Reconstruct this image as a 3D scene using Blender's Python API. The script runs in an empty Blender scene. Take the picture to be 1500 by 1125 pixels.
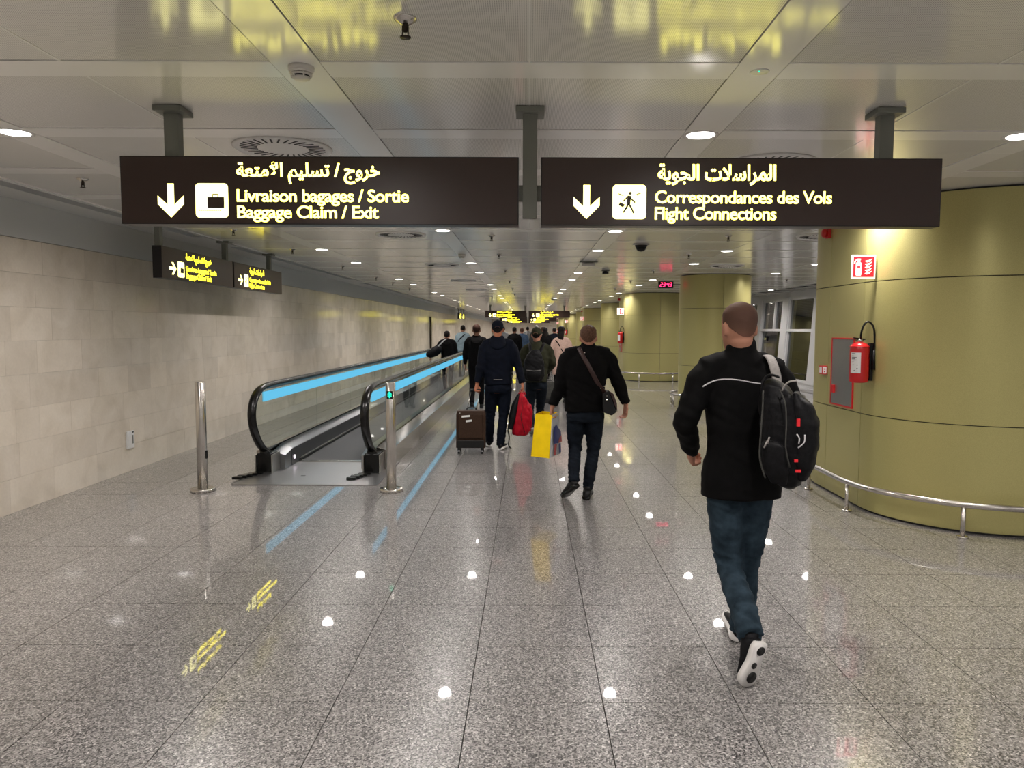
import bpy, bmesh, math, random
from mathutils import Vector, Matrix, noise
from mathutils.bvhtree import BVHTree

S = bpy.context.scene
COL = S.collection
R = math.radians
PI = math.pi
random.seed(7)

# ------------------------------------------------------------------ camera, world, exposure
F_PX, CAM_H = 1113.0, 1.671
PITCH, ROLL = math.atan(81.5 / 1113.0), 0.0035
PPX, PPY = 774.0, 562.5
cam = bpy.data.cameras.new('camera')
cam.sensor_width = 36.0
cam.lens = F_PX / 1500.0 * 36.0
cam.shift_x = (750.0 - PPX) / 1500.0
cam.clip_start, cam.clip_end = 0.05, 400
cam_o = bpy.data.objects.new('camera', cam)
cam_o.matrix_world = Matrix.Translation((0, 0, CAM_H)) @ Matrix.Rotation(PI / 2 - PITCH, 4, 'X') @ Matrix.Rotation(ROLL, 4, 'Z')
COL.objects.link(cam_o)
S.camera = cam_o

world = bpy.data.worlds.new('night')
S.world = world
world.use_nodes = True
world.node_tree.nodes['Background'].inputs[0].default_value = (0.010, 0.012, 0.020, 1)
world.node_tree.nodes['Background'].inputs[1].default_value = 0.6

S.view_settings.view_transform = 'Standard'
S.view_settings.look = 'None'
S.view_settings.exposure = 0.0
S.view_settings.gamma = 1.0
S.view_settings.use_curve_mapping = False
LAMP_W = 160.0          # power of one ceiling downlight
GLYPH = 6.5            # brightness of back-lit sign glyphs

def at(px, py, Y):
    """pixel of the 1500x1125 photograph -> point of the hall at distance Y"""
    u, v = px - PPX, py - PPY
    u, v = u + ROLL * v, v - ROLL * u
    a, b = u / F_PX, -v / F_PX
    d = Vector((a, math.cos(PITCH) + b * math.sin(PITCH), -math.sin(PITCH) + b * math.cos(PITCH)))
    return Vector((0, 0, CAM_H)) + d * (Y / d.y)

# ------------------------------------------------------------------ object helpers
def wl(o):
    v = Vector((0, 0, 0))
    while o is not None:
        v = v + o.location
        o = o.parent
    return v

def tag(o, label=None, cat=None, group=None, kind=None):
    if label: o['label'] = label
    if cat: o['category'] = cat
    if group: o['group'] = group
    if kind: o['kind'] = kind
    return o

def empty(name, loc, label=None, cat=None, group=None, kind=None):
    o = bpy.data.objects.new(name, None)
    o.empty_display_size = 0.1
    o.location = loc
    COL.objects.link(o)
    return tag(o, label, cat, group, kind)

def link(name, me, parent=None, world_coords=True):
    o = bpy.data.objects.new(name, me)
    COL.objects.link(o)
    if parent is not None:
        o.parent = parent
        if world_coords:
            o.location = -wl(parent)
    return o

def children(o):
    return [c for c in COL.objects if c.parent == o]

def copy_tree(o, loc=None, rz=None, parent=None, kids=None):
    c = o.copy()
    COL.objects.link(c)
    if parent is not None: c.parent = parent
    if loc is not None: c.location = loc
    if rz is not None: c.rotation_euler = (0, 0, rz)
    for ch in (kids[o.name] if kids else children(o)):
        copy_tree(ch, parent=c, kids=kids)
    return c

def kid_map(o):
    m = {o.name: children(o)}
    for c in m[o.name]:
        m.update(kid_map(c))
    return m

class MB:
    """gathers simple shapes into one mesh"""
    def __init__(s):
        s.v, s.f, s.sm = [], [], []
    def add(s, verts, faces, smooth=False):
        n = len(s.v)
        s.v += [tuple(p) for p in verts]
        s.f += [tuple(i + n for i in f) for f in faces]
        s.sm += [smooth] * len(faces)
        return s
    def box(s, x0, x1, y0, y1, z0, z1):
        v = [(x, y, z) for z in (z0, z1) for y in (y0, y1) for x in (x0, x1)]
        return s.add(v, [(0, 2, 3, 1), (4, 5, 7, 6), (0, 1, 5, 4), (2, 6, 7, 3), (0, 4, 6, 2), (1, 3, 7, 5)])
    def bar(s, a, b, w, h, up=(0, 0, 1)):
        a, b = Vector(a), Vector(b)
        t = (b - a).normalized()
        u = t.cross(Vector(up))
        u = u.normalized() if u.length > 1e-5 else Vector((1, 0, 0))
        n = u.cross(t)
        v = []
        for p in (a, b):
            for sx, sz in ((-1, -1), (1, -1), (1, 1), (-1, 1)):
                v.append(p + u * sx * w / 2 + n * sz * h / 2)
        return s.add(v, [(0, 1, 2, 3), (7, 6, 5, 4), (0, 4, 5, 1), (1, 5, 6, 2), (2, 6, 7, 3), (3, 7, 4, 0)])
    def hexa(s, v8):
        return s.add(v8, [(0, 2, 3, 1), (4, 5, 7, 6), (0, 1, 5, 4), (2, 6, 7, 3), (0, 4, 6, 2), (1, 3, 7, 5)])
    def loft(s, rings, cap=True, closed=False, smooth=True):
        n = len(rings[0])
        v = [p for r in rings for p in r]
        f = []
        m = len(rings)
        for i in range(m if closed else m - 1):
            j = (i + 1) % m
            for k in range(n):
                l = (k + 1) % n
                f.append((i * n + k, i * n + l, j * n + l, j * n + k))
        if cap and not closed:
            f.append(tuple(range(n - 1, -1, -1)))
            f.append(tuple((m - 1) * n + k for k in range(n)))
        return s.add(v, f, smooth)
    def tube(s, pts, r, n=12, side=None, closed=False, cap=True, smooth=True):
        pts = [Vector(p) for p in pts]
        if not isinstance(r, (list,)): r = [r] * len(pts)
        rings = []
        prev = None
        for i, p in enumerate(pts):
            if closed:
                t = pts[(i + 1) % len(pts)] - pts[i - 1]
            else:
                t = pts[min(i + 1, len(pts) - 1)] - pts[max(i - 1, 0)]
            t.normalize()
            ref = Vector(side) if side is not None else (prev if prev is not None else (Vector((1, 0, 0)) if abs(t.x) < .9 else Vector((0, 1, 0))))
            u = ref - t * ref.dot(t)
            if u.length < 1e-4: u = Vector((0, 0, 1)) - t * t.z
            u.normalize()
            prev = u
            w = t.cross(u)
            a, b = r[i] if isinstance(r[i], tuple) else (r[i], r[i])
            rings.append([p + u * a * math.cos(2 * PI * k / n) + w * b * math.sin(2 * PI * k / n) for k in range(n)])
        return s.loft(rings, cap, closed, smooth)
    def lathe(s, c, prof, n=24, smooth=True):
        """prof: (radius, z) from bottom to top around a vertical axis at c"""
        c = Vector(c)
        rings = [[c + Vector((r * math.cos(2 * PI * k / n), r * math.sin(2 * PI * k / n), z)) for k in range(n)] for r, z in prof]
        return s.loft(rings, True, False, smooth)
    def ball(s, c, r, n=12, m=8):
        rx, ry, rz = r if isinstance(r, tuple) else (r, r, r)
        rings = []
        for i in range(m + 1):
            a = -PI / 2 + PI * i / m
            q = max(math.cos(a), .02)
            rings.append([Vector(c) + Vector((rx * q * math.cos(2 * PI * k / n), ry * q * math.sin(2 * PI * k / n), rz * math.sin(a))) for k in range(n)])
        return s.loft(rings)
    def prism(s, poly, fn, d):
        """poly of (a, b); fn(a, b, t) gives the point at depth t = 0 / d"""
        n = len(poly)
        v = [fn(a, b, 0) for a, b in poly] + [fn(a, b, d) for a, b in poly]
        f = [tuple(range(n)), tuple(range(2 * n - 1, n - 1, -1))] + [(i, i + n, (i + 1) % n + n, (i + 1) % n) for i in range(n)]
        return s.add(v, f)
    def mesh(s, mat, name='m'):
        me = bpy.data.meshes.new(name)
        me.from_pydata(s.v, [], s.f)
        if mat: me.materials.append(mat)
        me.polygons.foreach_set('use_smooth', s.sm)
        me.update()
        return me
    def build(s, name, mat, parent=None, world_coords=True, bevel=0, fix=True):
        me = s.mesh(mat, name)
        if fix:
            bm = bmesh.new(); bm.from_mesh(me)
            bmesh.ops.recalc_face_normals(bm, faces=bm.faces)
            if bevel:
                bmesh.ops.bevel(bm, geom=bm.edges[:], offset=bevel, segments=2, affect='EDGES', profile=.5)
            bm.to_mesh(me); bm.free()
        return link(name, me, parent, world_coords)

def smoothpath(pts, k=4):
    pts = [Vector(p) for p in pts]
    out = []
    for i in range(len(pts) - 1):
        p0, p1, p2, p3 = pts[max(i - 1, 0)], pts[i], pts[i + 1], pts[min(i + 2, len(pts) - 1)]
        for j in range(k):
            t = j / k
            out.append(.5 * ((2 * p1) + (p2 - p0) * t + (2 * p0 - 5 * p1 + 4 * p2 - p3) * t * t + (3 * p1 - p0 - 3 * p2 + p3) * t ** 3))
    out.append(pts[-1])
    return out

def lerps(vals, k=4):
    out = []
    for a, b in zip(vals[:-1], vals[1:]):
        for j in range(k):
            t = j / k
            if isinstance(a, tuple): out.append(tuple(x + (y - x) * t for x, y in zip(a, b)))
            else: out.append(a + (b - a) * t)
    out.append(vals[-1])
    return out

# ------------------------------------------------------------------ materials
def mat(name, col=(.5, .5, .5), rough=.5, metal=0.0, spec=.5, emit=None, es=0, coat=0):
    m = bpy.data.materials.new(name)
    m.use_nodes = True
    b = m.node_tree.nodes['Principled BSDF']
    b.inputs['Base Color'].default_value = (*col, 1)
    b.inputs['Roughness'].default_value = rough
    b.inputs['Metallic'].default_value = metal
    b.inputs['Specular IOR Level'].default_value = spec
    if coat: b.inputs['Coat Weight'].default_value = coat
    if emit:
        b.inputs['Emission Color'].default_value = (*emit, 1)
        b.inputs['Emission Strength'].default_value = es
    return m

class NT:
    def __init__(s, m):
        s.t = m.node_tree; s.b = s.t.nodes['Principled BSDF']
    def n(s, kind, **kw):
        x = s.t.nodes.new(kind)
        for k, v in kw.items():
            if k.startswith('i_'): x.inputs[k[2:].replace('_', ' ')].default_value = v
            else: setattr(x, k, v)
        return x
    def l(s, a, b): s.t.links.new(a, b)
    def ramp(s, src, stops):
        r = s.n('ShaderNodeValToRGB')
        e = r.color_ramp.elements
        while len(e) < len(stops): e.new(.5)
        for i, (p, c) in enumerate(stops):
            e[i].position = p; e[i].color = (*c, 1)
        s.l(src, r.inputs[0])
        return r
    def bump(s, h, strength=.2, dist=.01):
        b = s.n('ShaderNodeBump'); b.inputs['Strength'].default_value = strength; b.inputs['Distance'].default_value = dist
        s.l(h, b.inputs['Height']); s.l(b.outputs[0], s.b.inputs['Normal'])
        return b

def granite():
    m = mat('granite', rough=.28, spec=.3, coat=.85); t = NT(m); t.b.inputs['Coat Roughness'].default_value = .018; t.b.inputs['Coat IOR'].default_value = 1.55
    g = t.n('ShaderNodeNewGeometry')
    v1 = t.n('ShaderNodeTexVoronoi'); v1.inputs['Scale'].default_value = 150
    v2 = t.n('ShaderNodeTexVoronoi'); v2.inputs['Scale'].default_value = 95
    n1 = t.n('ShaderNodeTexNoise'); n1.inputs['Scale'].default_value = 1.3; n1.inputs['Detail'].default_value = 3
    for x in (v1, v2, n1): t.l(g.outputs['Position'], x.inputs['Vector'])
    r1 = t.ramp(v1.outputs['Color'], [(0, (.020, .020, .021)), (.25, (.075, .074, .075)), (.5, (.225, .218, .216)), (.78, (.37, .36, .355)), (1, (.72, .70, .69))])
    r2 = t.ramp(v2.outputs['Color'], [(0, (.42, .41, .40)), (.3, (.9, .88, .86)), (1, (1.15, 1.12, 1.1))])
    mx = t.n('ShaderNodeMix', data_type='RGBA', blend_type='MULTIPLY'); mx.inputs[0].default_value = 1
    t.l(r1.outputs[0], mx.inputs[6]); t.l(r2.outputs[0], mx.inputs[7])
    # tile to tile tone
    r3 = t.n('ShaderNodeMapRange'); r3.inputs['To Min'].default_value = .92; r3.inputs['To Max'].default_value = 1.08
    t.l(g.outputs['Random Per Island'], r3.inputs['Value'])
    mx2 = t.n('ShaderNodeMix', data_type='RGBA', blend_type='MULTIPLY'); mx2.inputs[0].default_value = 1
    t.l(mx.outputs[2], mx2.inputs[6]); t.l(r3.outputs[0], mx2.inputs[7])
    t.l(mx2.outputs[2], t.b.inputs['Base Color'])
    r4 = t.n('ShaderNodeMapRange'); r4.inputs['To Min'].default_value = .008; r4.inputs['To Max'].default_value = .032
    t.l(n1.outputs[0], r4.inputs['Value']); t.l(r4.outputs[0], t.b.inputs['Coat Roughness'])
    n2 = t.n('ShaderNodeTexNoise'); n2.inputs['Scale'].default_value = 9; t.l(g.outputs['Position'], n2.inputs['Vector'])
    t.bump(n2.outputs[0], .03, .01)
    return m

def limestone():
    m = mat('limestone', rough=.4, spec=.4, coat=.45); t = NT(m); t.b.inputs['Coat Roughness'].default_value = .09
    g = t.n('ShaderNodeNewGeometry')
    n1 = t.n('ShaderNodeTexNoise'); n1.inputs['Scale'].default_value = 3.2; n1.inputs['Detail'].default_value = 6; n1.inputs['Distortion'].default_value = .6
    n2 = t.n('ShaderNodeTexNoise'); n2.inputs['Scale'].default_value = 40; n2.inputs['Detail'].default_value = 3
    for x in (n1, n2): t.l(g.outputs['Position'], x.inputs['Vector'])
    r1 = t.ramp(n1.outputs[0], [(.30, (.68, .60, .49)), (.5, (.75, .67, .56)), (.70, (.80, .725, .62))])
    mr = t.n('ShaderNodeMapRange'); mr.inputs['To Min'].default_value = .88; mr.inputs['To Max'].default_value = 1.09
    t.l(g.outputs['Random Per Island'], mr.inputs['Value'])
    oi = t.n('ShaderNodeObjectInfo')
    mr2 = t.n('ShaderNodeMapRange'); mr2.inputs['To Min'].default_value = .93; mr2.inputs['To Max'].default_value = 1.07
    t.l(oi.outputs['Random'], mr2.inputs['Value'])
    mr3 = t.n('ShaderNodeMapRange'); mr3.inputs['To Min'].default_value = .93; mr3.inputs['To Max'].default_value = 1.07
    t.l(n2.outputs[0], mr3.inputs['Value'])
    m1 = t.n('ShaderNodeMath', operation='MULTIPLY'); t.l(mr.outputs[0], m1.inputs[0]); t.l(mr2.outputs[0], m1.inputs[1])
    m2 = t.n('ShaderNodeMath', operation='MULTIPLY'); t.l(m1.outputs[0], m2.inputs[0]); t.l(mr3.outputs[0], m2.inputs[1])
    mx = t.n('ShaderNodeMix', data_type='RGBA', blend_type='MULTIPLY'); mx.inputs[0].default_value = 1
    t.l(r1.outputs[0], mx.inputs[6]); t.l(m2.outputs[0], mx.inputs[7])
    t.l(mx.outputs[2], t.b.inputs['Base Color'])
    t.bump(n2.outputs[0], .12, .003)
    return m

def perforated():
    """painted sheet metal with round holes every 7 mm"""
    m = mat('perforated_metal', rough=.14, spec=1.0); t = NT(m)
    g = t.n('ShaderNodeNewGeometry'); sp = t.n('ShaderNodeSeparateXYZ'); t.l(g.outputs['Position'], sp.inputs[0])
    ds = []
    for ax in (0, 1):
        mu = t.n('ShaderNodeMath', operation='MULTIPLY'); mu.inputs[1].default_value = 1 / .008; t.l(sp.outputs[ax], mu.inputs[0])
        fr = t.n('ShaderNodeMath', operation='FRACT'); t.l(mu.outputs[0], fr.inputs[0])
        sb = t.n('ShaderNodeMath', operation='SUBTRACT'); sb.inputs[1].default_value = .5; t.l(fr.outputs[0], sb.inputs[0])
        sq = t.n('ShaderNodeMath', operation='MULTIPLY'); t.l(sb.outputs[0], sq.inputs[0]); t.l(sb.outputs[0], sq.inputs[1])
        ds.append(sq)
    ad = t.n('ShaderNodeMath', operation='ADD'); t.l(ds[0].outputs[0], ad.inputs[0]); t.l(ds[1].outputs[0], ad.inputs[1])
    r = t.ramp(ad.outputs[0], [(.04, (.20, .20, .19)), (.065, (.80, .79, .76))])
    t.l(r.outputs[0], t.b.inputs['Base Color'])
    return m

def brushed(name, col, rough=.3, metal=1.0, sc=(2, 2, 120)):
    m = mat(name, col, rough, metal); t = NT(m)
    tc = t.n('ShaderNodeNewGeometry'); mp = t.n('ShaderNodeMapping'); mp.inputs['Scale'].default_value = sc
    n = t.n('ShaderNodeTexNoise'); n.inputs['Scale'].default_value = 6; n.inputs['Detail'].default_value = 4
    t.l(tc.outputs['Position'], mp.inputs[0]); t.l(mp.outputs[0], n.inputs['Vector'])
    mr = t.n('ShaderNodeMapRange'); mr.inputs['To Min'].default_value = rough * .8; mr.inputs['To Max'].default_value = rough * 1.3
    t.l(n.outputs[0], mr.inputs['Value']); t.l(mr.outputs[0], t.b.inputs['Roughness'])
    return m

def cloth(name, col, var=.25, sc=30, rough=.9, col2=None, bump=.25):
    m = mat(name, col, rough, 0, .12); t = NT(m)
    tc = t.n('ShaderNodeTexCoord')
    n = t.n('ShaderNodeTexNoise'); n.inputs['Scale'].default_value = sc; n.inputs['Detail'].default_value = 5
    t.l(tc.outputs['Object'], n.inputs['Vector'])
    lo = tuple(c * (1 - var) for c in col); hi = tuple(c * (1 + var) for c in (col2 or col))
    r = t.ramp(n.outputs[0], [(.3, lo), (.7, hi)])
    t.l(r.outputs[0], t.b.inputs['Base Color'])
    n2 = t.n('ShaderNodeTexNoise'); n2.inputs['Scale'].default_value = 260
    t.l(tc.outputs['Object'], n2.inputs['Vector'])
    t.bump(n2.outputs[0], bump, .002)
    return m

def glass_mat():
    m = bpy.data.materials.new('clear_glass'); m.use_nodes = True
    t = m.node_tree; t.nodes.clear()
    o = t.nodes.new('ShaderNodeOutputMaterial'); mx = t.nodes.new('ShaderNodeMixShader')
    tr = t.nodes.new('ShaderNodeBsdfTransparent'); tr.inputs[0].default_value = (.90, .935, .91, 1)
    gl = t.nodes.new('ShaderNodeBsdfGlossy'); gl.inputs['Roughness'].default_value = .01; gl.inputs[0].default_value = (1, 1, 1, 1)
    fr = t.nodes.new('ShaderNodeFresnel'); fr.inputs[0].default_value = 1.5
    ge = t.nodes.new('ShaderNodeNewGeometry'); iv = t.nodes.new('ShaderNodeMath'); iv.operation = 'SUBTRACT'; iv.inputs[0].default_value = 1
    mu = t.nodes.new('ShaderNodeMath'); mu.operation = 'MULTIPLY'
    t.links.new(ge.outputs['Backfacing'], iv.inputs[1]); t.links.new(iv.outputs[0], mu.inputs[0]); t.links.new(fr.outputs[0], mu.inputs[1])
    t.links.new(mu.outputs[0], mx.inputs[0]); t.links.new(tr.outputs[0], mx.inputs[1]); t.links.new(gl.outputs[0], mx.inputs[2])
    t.links.new(mx.outputs[0], o.inputs[0])
    return m

def emis(name, col, s):
    m = bpy.data.materials.new(name); m.use_nodes = True
    t = m.node_tree; t.nodes.clear()
    o = t.nodes.new('ShaderNodeOutputMaterial'); e = t.nodes.new('ShaderNodeEmission')
    e.inputs[0].default_value = (*col, 1); e.inputs[1].default_value = s
    t.links.new(e.outputs[0], o.inputs[0])
    return m

def olive():
    m = mat('olive_gold_metal', (.44, .40, .20), .36, .4); t = NT(m)
    g = t.n('ShaderNodeNewGeometry')
    n = t.n('ShaderNodeTexNoise'); n.inputs['Scale'].default_value = 300; n.inputs['Detail'].default_value = 2
    t.l(g.outputs['Position'], n.inputs['Vector'])
    r = t.ramp(n.outputs[0], [(.35, (.40, .362, .140)), (.65, (.49, .447, .188))])
    t.l(r.outputs[0], t.b.inputs['Base Color'])
    t.bump(n.outputs[0], .1, .001)
    return m

def beltmat():
    m = mat('grooved_rubber', (.045, .045, .047), .55, 0); t = NT(m)
    g = t.n('ShaderNodeNewGeometry'); sp = t.n('ShaderNodeSeparateXYZ'); t.l(g.outputs['Position'], sp.inputs[0])
    mu = t.n('ShaderNodeMath', operation='MULTIPLY'); mu.inputs[1].default_value = 2 * PI / .018; t.l(sp.outputs[0], mu.inputs[0])
    si = t.n('ShaderNodeMath', operation='SINE'); t.l(mu.outputs[0], si.inputs[0])
    t.bump(si.outputs[0], .4, .004)
    return m

M = dict(
    granite=granite(), stone=limestone(), perf=perforated(),
    grout=mat('dark_grout', (.07, .065, .06), .8), mortar=mat('stone_joint', (.42, .37, .30), .9),
    band=mat('ceiling_paint', (.86, .855, .83), .14, 0, 1.0), plaster=mat('grey_plaster', (.56, .57, .56), .7),
    void=mat('dark_void', (.02, .02, .02), .9), slot=mat('slot_grey', (.13, .13, .125), .7),
    olive=olive(), dark=mat('black_gap', (.012, .012, .012), .6), chrome=brushed('brushed_steel', (.60, .57, .53), .22),
    steel=brushed('satin_steel', (.42, .41, .39), .34, 1, (120, 2, 2)), clad=brushed('bronze_cladding', (.34, .31, .28), .14, 1, (2, .5, 40)),
    deck=brushed('grey_aluminium', (.24, .245, .25), .30, 1, (2, .5, 60)), skirt=mat('dark_skirt', (.06, .062, .066), .35, .6),
    rubber=mat('black_rubber', (.004, .004, .004), .25, 0, .35), plate=brushed('landing_plate_metal', (.38, .38, .385), .36, 1, (1, 90, 2)), belt=beltmat(), glass=glass_mat(),
    led=emis('blue_light_strip', (.14, .56, .84), 1.0), greenled=emis('green_signal', (.02, 1, .55), 1.6), white_led=emis('white_signal', (1, .85, .95), 6),
    disc=emis('lamp_diffuser', (1, .96, .88), 14), trimw=mat('white_enamel', (.75, .74, .72), .35),
    post=mat('grey_green_paint', (.17, .175, .15), .45), sign=mat('brown_sign_face', (.036, .017, .012), .36, 0, .6), signedge=mat('sign_edge_black', (.01, .008, .008), .3),
    glyph=emis('backlit_glyph', (1, .90, .14), GLYPH), glyphw=emis('backlit_white', (1, .92, .32), GLYPH * .5), glyphy=emis('backlit_yellow', (1, .84, .022), 7.0),
    red=mat('red_enamel', (.55, .012, .015), .3), redplain=mat('red_print', (.75, .02, .03), .45), white=mat('white_plastic', (.75, .75, .74), .4),
    black=mat('black_plastic', (.007, .007, .007), .45, 0, .3), sensor=mat('white_sensor', (.62, .60, .56), .45),
    digit=emis('red_digit', (1, .03, .12), 4), frame=mat('white_window_frame', (.62, .62, .63), .4),
    wglass=None, label=mat('paper_label', (.72, .72, .70), .6), bronze=mat('dark_bronze', (.035, .026, .02), .3, .7),
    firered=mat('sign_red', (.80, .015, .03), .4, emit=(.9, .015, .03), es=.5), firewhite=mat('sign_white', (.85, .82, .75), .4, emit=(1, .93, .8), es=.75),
)
# ------------------------------------------------------------------ the hall
XL, XR, Y0, Y1, H = -4.62, 8.0, -5.0, 96.0, 2.81
T = 0.6
JX, JY = -0.2615, 3.29            # a joint crossing of the floor tiles

floor = MB().box(XL - .3, 8.3, Y0, Y1, -.10, -.012).build('floor', M['grout'], None)
tag(floor, kind='structure')
tile_me = MB().box(-.2978, .2978, -.2978, .2978, -.02, 0).mesh(M['granite'], 'floor_tile')
far_tiles = MB()
ix0 = int(math.floor((XL - JX) / T)); ix1 = int(math.ceil((8.05 - JX) / T))
iy0 = int(math.floor((Y0 - JY) / T)); iy1 = int(math.ceil((Y1 - JY) / T))
single = 0
for j in range(iy0, iy1):
    for i in range(ix0, ix1):
        cx, cy = JX + (i + .5) * T, JY + (j + .5) * T
        inview = cy > 2.6 and cy < 10.2 and (cx - T) < (1500 - PPX) / F_PX * (cy + .5) and (cx + T) > (0 - PPX) / F_PX * (cy + .5)
        x0, x1 = max(cx - .2978, XL), min(cx + .2978, 8.05)
        if x1 - x0 < .02: continue
        if inview and single < 298 and x0 == cx - .2978 and x1 == cx + .2978:
            o = link('floor_tile', tile_me, floor, False); o.location = (cx, cy, 0); single += 1
        else:
            far_tiles.box(x0, x1, max(cy - .2978, Y0), min(cy + .2978, Y1), -.02, 0)
o = far_tiles.build('floor_tile_field', M['granite'], floor, fix=False); o['kind'] = 'stuff'

# left wall: courses of honey coloured stone under grey plaster
wl_ = MB().box(XL - .3, XL - .012, Y0, Y1, 0, 2.472).build('wall_left', M['mortar']); tag(wl_, kind='structure')
MB().box(XL - .3, XL + .004, Y0, Y1, 2.472, H + .1).build('plaster_band', M['plaster'], wl_)
ch = 2.466 / 8
rest = MB(); rs = random.Random(3)
for c in range(8):
    y = Y0 + rs.uniform(-.4, 0)
    z0, z1 = c * ch + .0007, (c + 1) * ch - .0007
    while y < Y1:
        L = rs.choice([.34, .42, .5, .58, .66, .72]) * rs.uniform(.95, 1.05)
        a, b = max(y, Y0) + .0006, min(y + L, Y1) - .0006
        pr = rs.uniform(-.0006, .0006)
        if b - a > .03:
            if 5.4 < y and y + L < 19.0:
                MB().box(XL - .02, XL + pr, a, b, z0, z1).build('stone_block', M['stone'], wl_, bevel=.0006)
            else:
                rest.box(XL - .02, XL + pr, a, b, z0, z1)
        y += L
o = rest.build('stone_block_field', M['stone'], wl_); o['kind'] = 'stuff'

# end wall and rear wall
tag(MB().box(XL - .3, 8.3, Y1, Y1 + .2, 0, H + .1).build('wall_back', M['stone']), kind='structure')
tag(MB().box(XL - .3, 8.3, Y0 - .2, Y0, 0, H + .1).build('wall_front', M['plaster']), kind='structure')

# ceiling
MX, MY, BW = 2.02, 1.11, .21
bandx = [-3.03, -1.01, 1.01, 3.03, 5.05, 7.07]
YB = 4.57                         # centre of one cross band
ceil = MB().box(XL - .3, 8.4, Y0, Y1, H + .14, H + .24).build('ceiling', M['void']); tag(ceil, kind='structure')
panel_me = MB().box(-.447, .447, -.447, .447, 0, .012).mesh(M['perf'], 'ceiling_panel')
pf = MB(); nsing = 0
kmin = int((Y0 - YB) / MY) - 1; kmax = int((Y1 - YB) / MY) + 1
pcols = []
for bx in bandx: pcols += [bx - BW / 2 - .004 - .449, bx + BW / 2 + .004 + .449]
for k in range(kmin, kmax):
    yc = YB + (k + .5) * MY
    if yc - .46 < Y0 or yc + .46 > Y1: continue
    for pcx in pcols:
        if pcx + .45 > 8.0: continue
        if 2.0 < yc < 21 and nsing < 290:
            o = link('ceiling_panel', panel_me, ceil, False); o.location = (pcx, yc, H + .003) - wl(ceil) if False else (pcx, yc, H + .003); nsing += 1
        else:
            pf.box(pcx - .447, pcx + .447, yc - .447, yc + .447, H + .003, H + .015)
o = pf.build('ceiling_panel_field', M['perf'], ceil, fix=False); o['kind'] = 'stuff'
for bx in bandx:
    for q in range(int(Y0), int(Y1), 10):
        MB().box(bx - BW / 2, bx + BW / 2, q + (.0015 if q > Y0 else 0), min(q + 10, Y1) - .0015, H, H + .02).build('ceiling_band', M['band'], ceil)
segs = [(-4.04, -3.03 - BW / 2 - .003)] + [(a + BW / 2 + .003, b - BW / 2 - .003) for a, b in zip(bandx[:-1], bandx[1:])] + [(7.07 + BW / 2 + .003, 8.3)]
far_b = MB()
for k in range(kmin, kmax + 1):
    yc = YB + k * MY
    if yc - .11 < Y0 or yc + .11 > Y1: continue
    for (a, b) in segs:
        if 2.0 < yc < 16:
            MB().box(a, b, yc - .1, yc + .1, H, H + .02).build('cross_band', M['band'], ceil)
        else:
            far_b.box(a, b, yc - .1, yc + .1, H, H + .02)
o = far_b.build('cross_band_field', M['band'], ceil); o['kind'] = 'stuff'
# slim profile along every row of panels between two bands
for i, x in enumerate([-4.045, -2.02, 0, 2.02, 4.04, 6.06]):
    MB().box(x - .0045, x + .0045, Y0, Y1, H + .001, H + .022).build('ceiling_profile', M['band'], ceil)
# edge trim, plaster soffit and the dashed slot along the stone wall
MB().box(-4.10, -4.045, Y0, Y1, H - .006, H + .03).build('edge_trim', M['band'], ceil)
MB().box(XL, -4.27, Y0, Y1, H, H + .05).build('soffit', M['plaster'], ceil)
MB().box(-4.27, -4.10, Y0, Y1, H + .045, H + .06).build('slot_grille', M['slot'], ceil)
slots = [(-1.8, 5.4 - 4.2)] ; ys = 9.75
slots = [(2.3, 9.75)]
while slots[-1][1] < Y1 - 10: slots.append((slots[-1][1] + 1.2, slots[-1][1] + 8.4))
prev = Y0
for a, b in slots + [(Y1, Y1)]:
    MB().hexa([(-4.27, prev, H), (-4.10, prev, H), (-4.27, a, H), (-4.10, a + .0, H), (-4.27, prev, H + .044), (-4.10, prev, H + .044), (-4.27, a, H + .044), (-4.10, a, H + .044)]).build('soffit_bridge', M['plaster'], ceil)
    prev = b

# window wall with its lean
def wx(z): return 7.90 + .07 * z
wr = MB()
def slab(mb, y0, y1, z0, z1, d0, d1):
    mb.hexa([(wx(z) + d, y, z) for z in (z0, z1) for y in (y0, y1) for d in (d0, d1)])
slab(wr, Y0, Y1, 0, .13, -.02, .25)
slab(wr, Y0, Y1, 2.62, H + .1, -.02, .25)
slab(wr, 54, Y1, .13, 2.62, -.0, .2)
slab(wr, Y0, 2.4, .13, 2.62, -.0, .2)
tag(wr.build('wall_right', M['frame']), kind='structure')
m = bpy.data.materials.new('night_glass'); m.use_nodes = True
t = m.node_tree; t.nodes.clear()
o_ = t.nodes.new('ShaderNodeOutputMaterial'); mx = t.nodes.new('ShaderNodeMixShader'); tr = t.nodes.new('ShaderNodeBsdfTransparent'); tr.inputs[0].default_value = (.55, .58, .60, 1)
gl = t.nodes.new('ShaderNodeBsdfGlossy'); gl.inputs['Roughness'].default_value = .01
fr = t.nodes.new('ShaderNodeFresnel'); fr.inputs[0].default_value = 1.9
ge = t.nodes.new('ShaderNodeNewGeometry'); iv = t.nodes.new('ShaderNodeMath'); iv.operation = 'SUBTRACT'; iv.inputs[0].default_value = 1
mu = t.nodes.new('ShaderNodeMath'); mu.operation = 'MULTIPLY'
t.links.new(ge.outputs['Backfacing'], iv.inputs[1]); t.links.new(iv.outputs[0], mu.inputs[0]); t.links.new(fr.outputs[0], mu.inputs[1])
t.links.new(mu.outputs[0], mx.inputs[0]); t.links.new(tr.outputs[0], mx.inputs[1]); t.links.new(gl.outputs[0], mx.inputs[2]); t.links.new(mx.outputs[0], o_.inputs[0])
M['wglass'] = m
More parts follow.
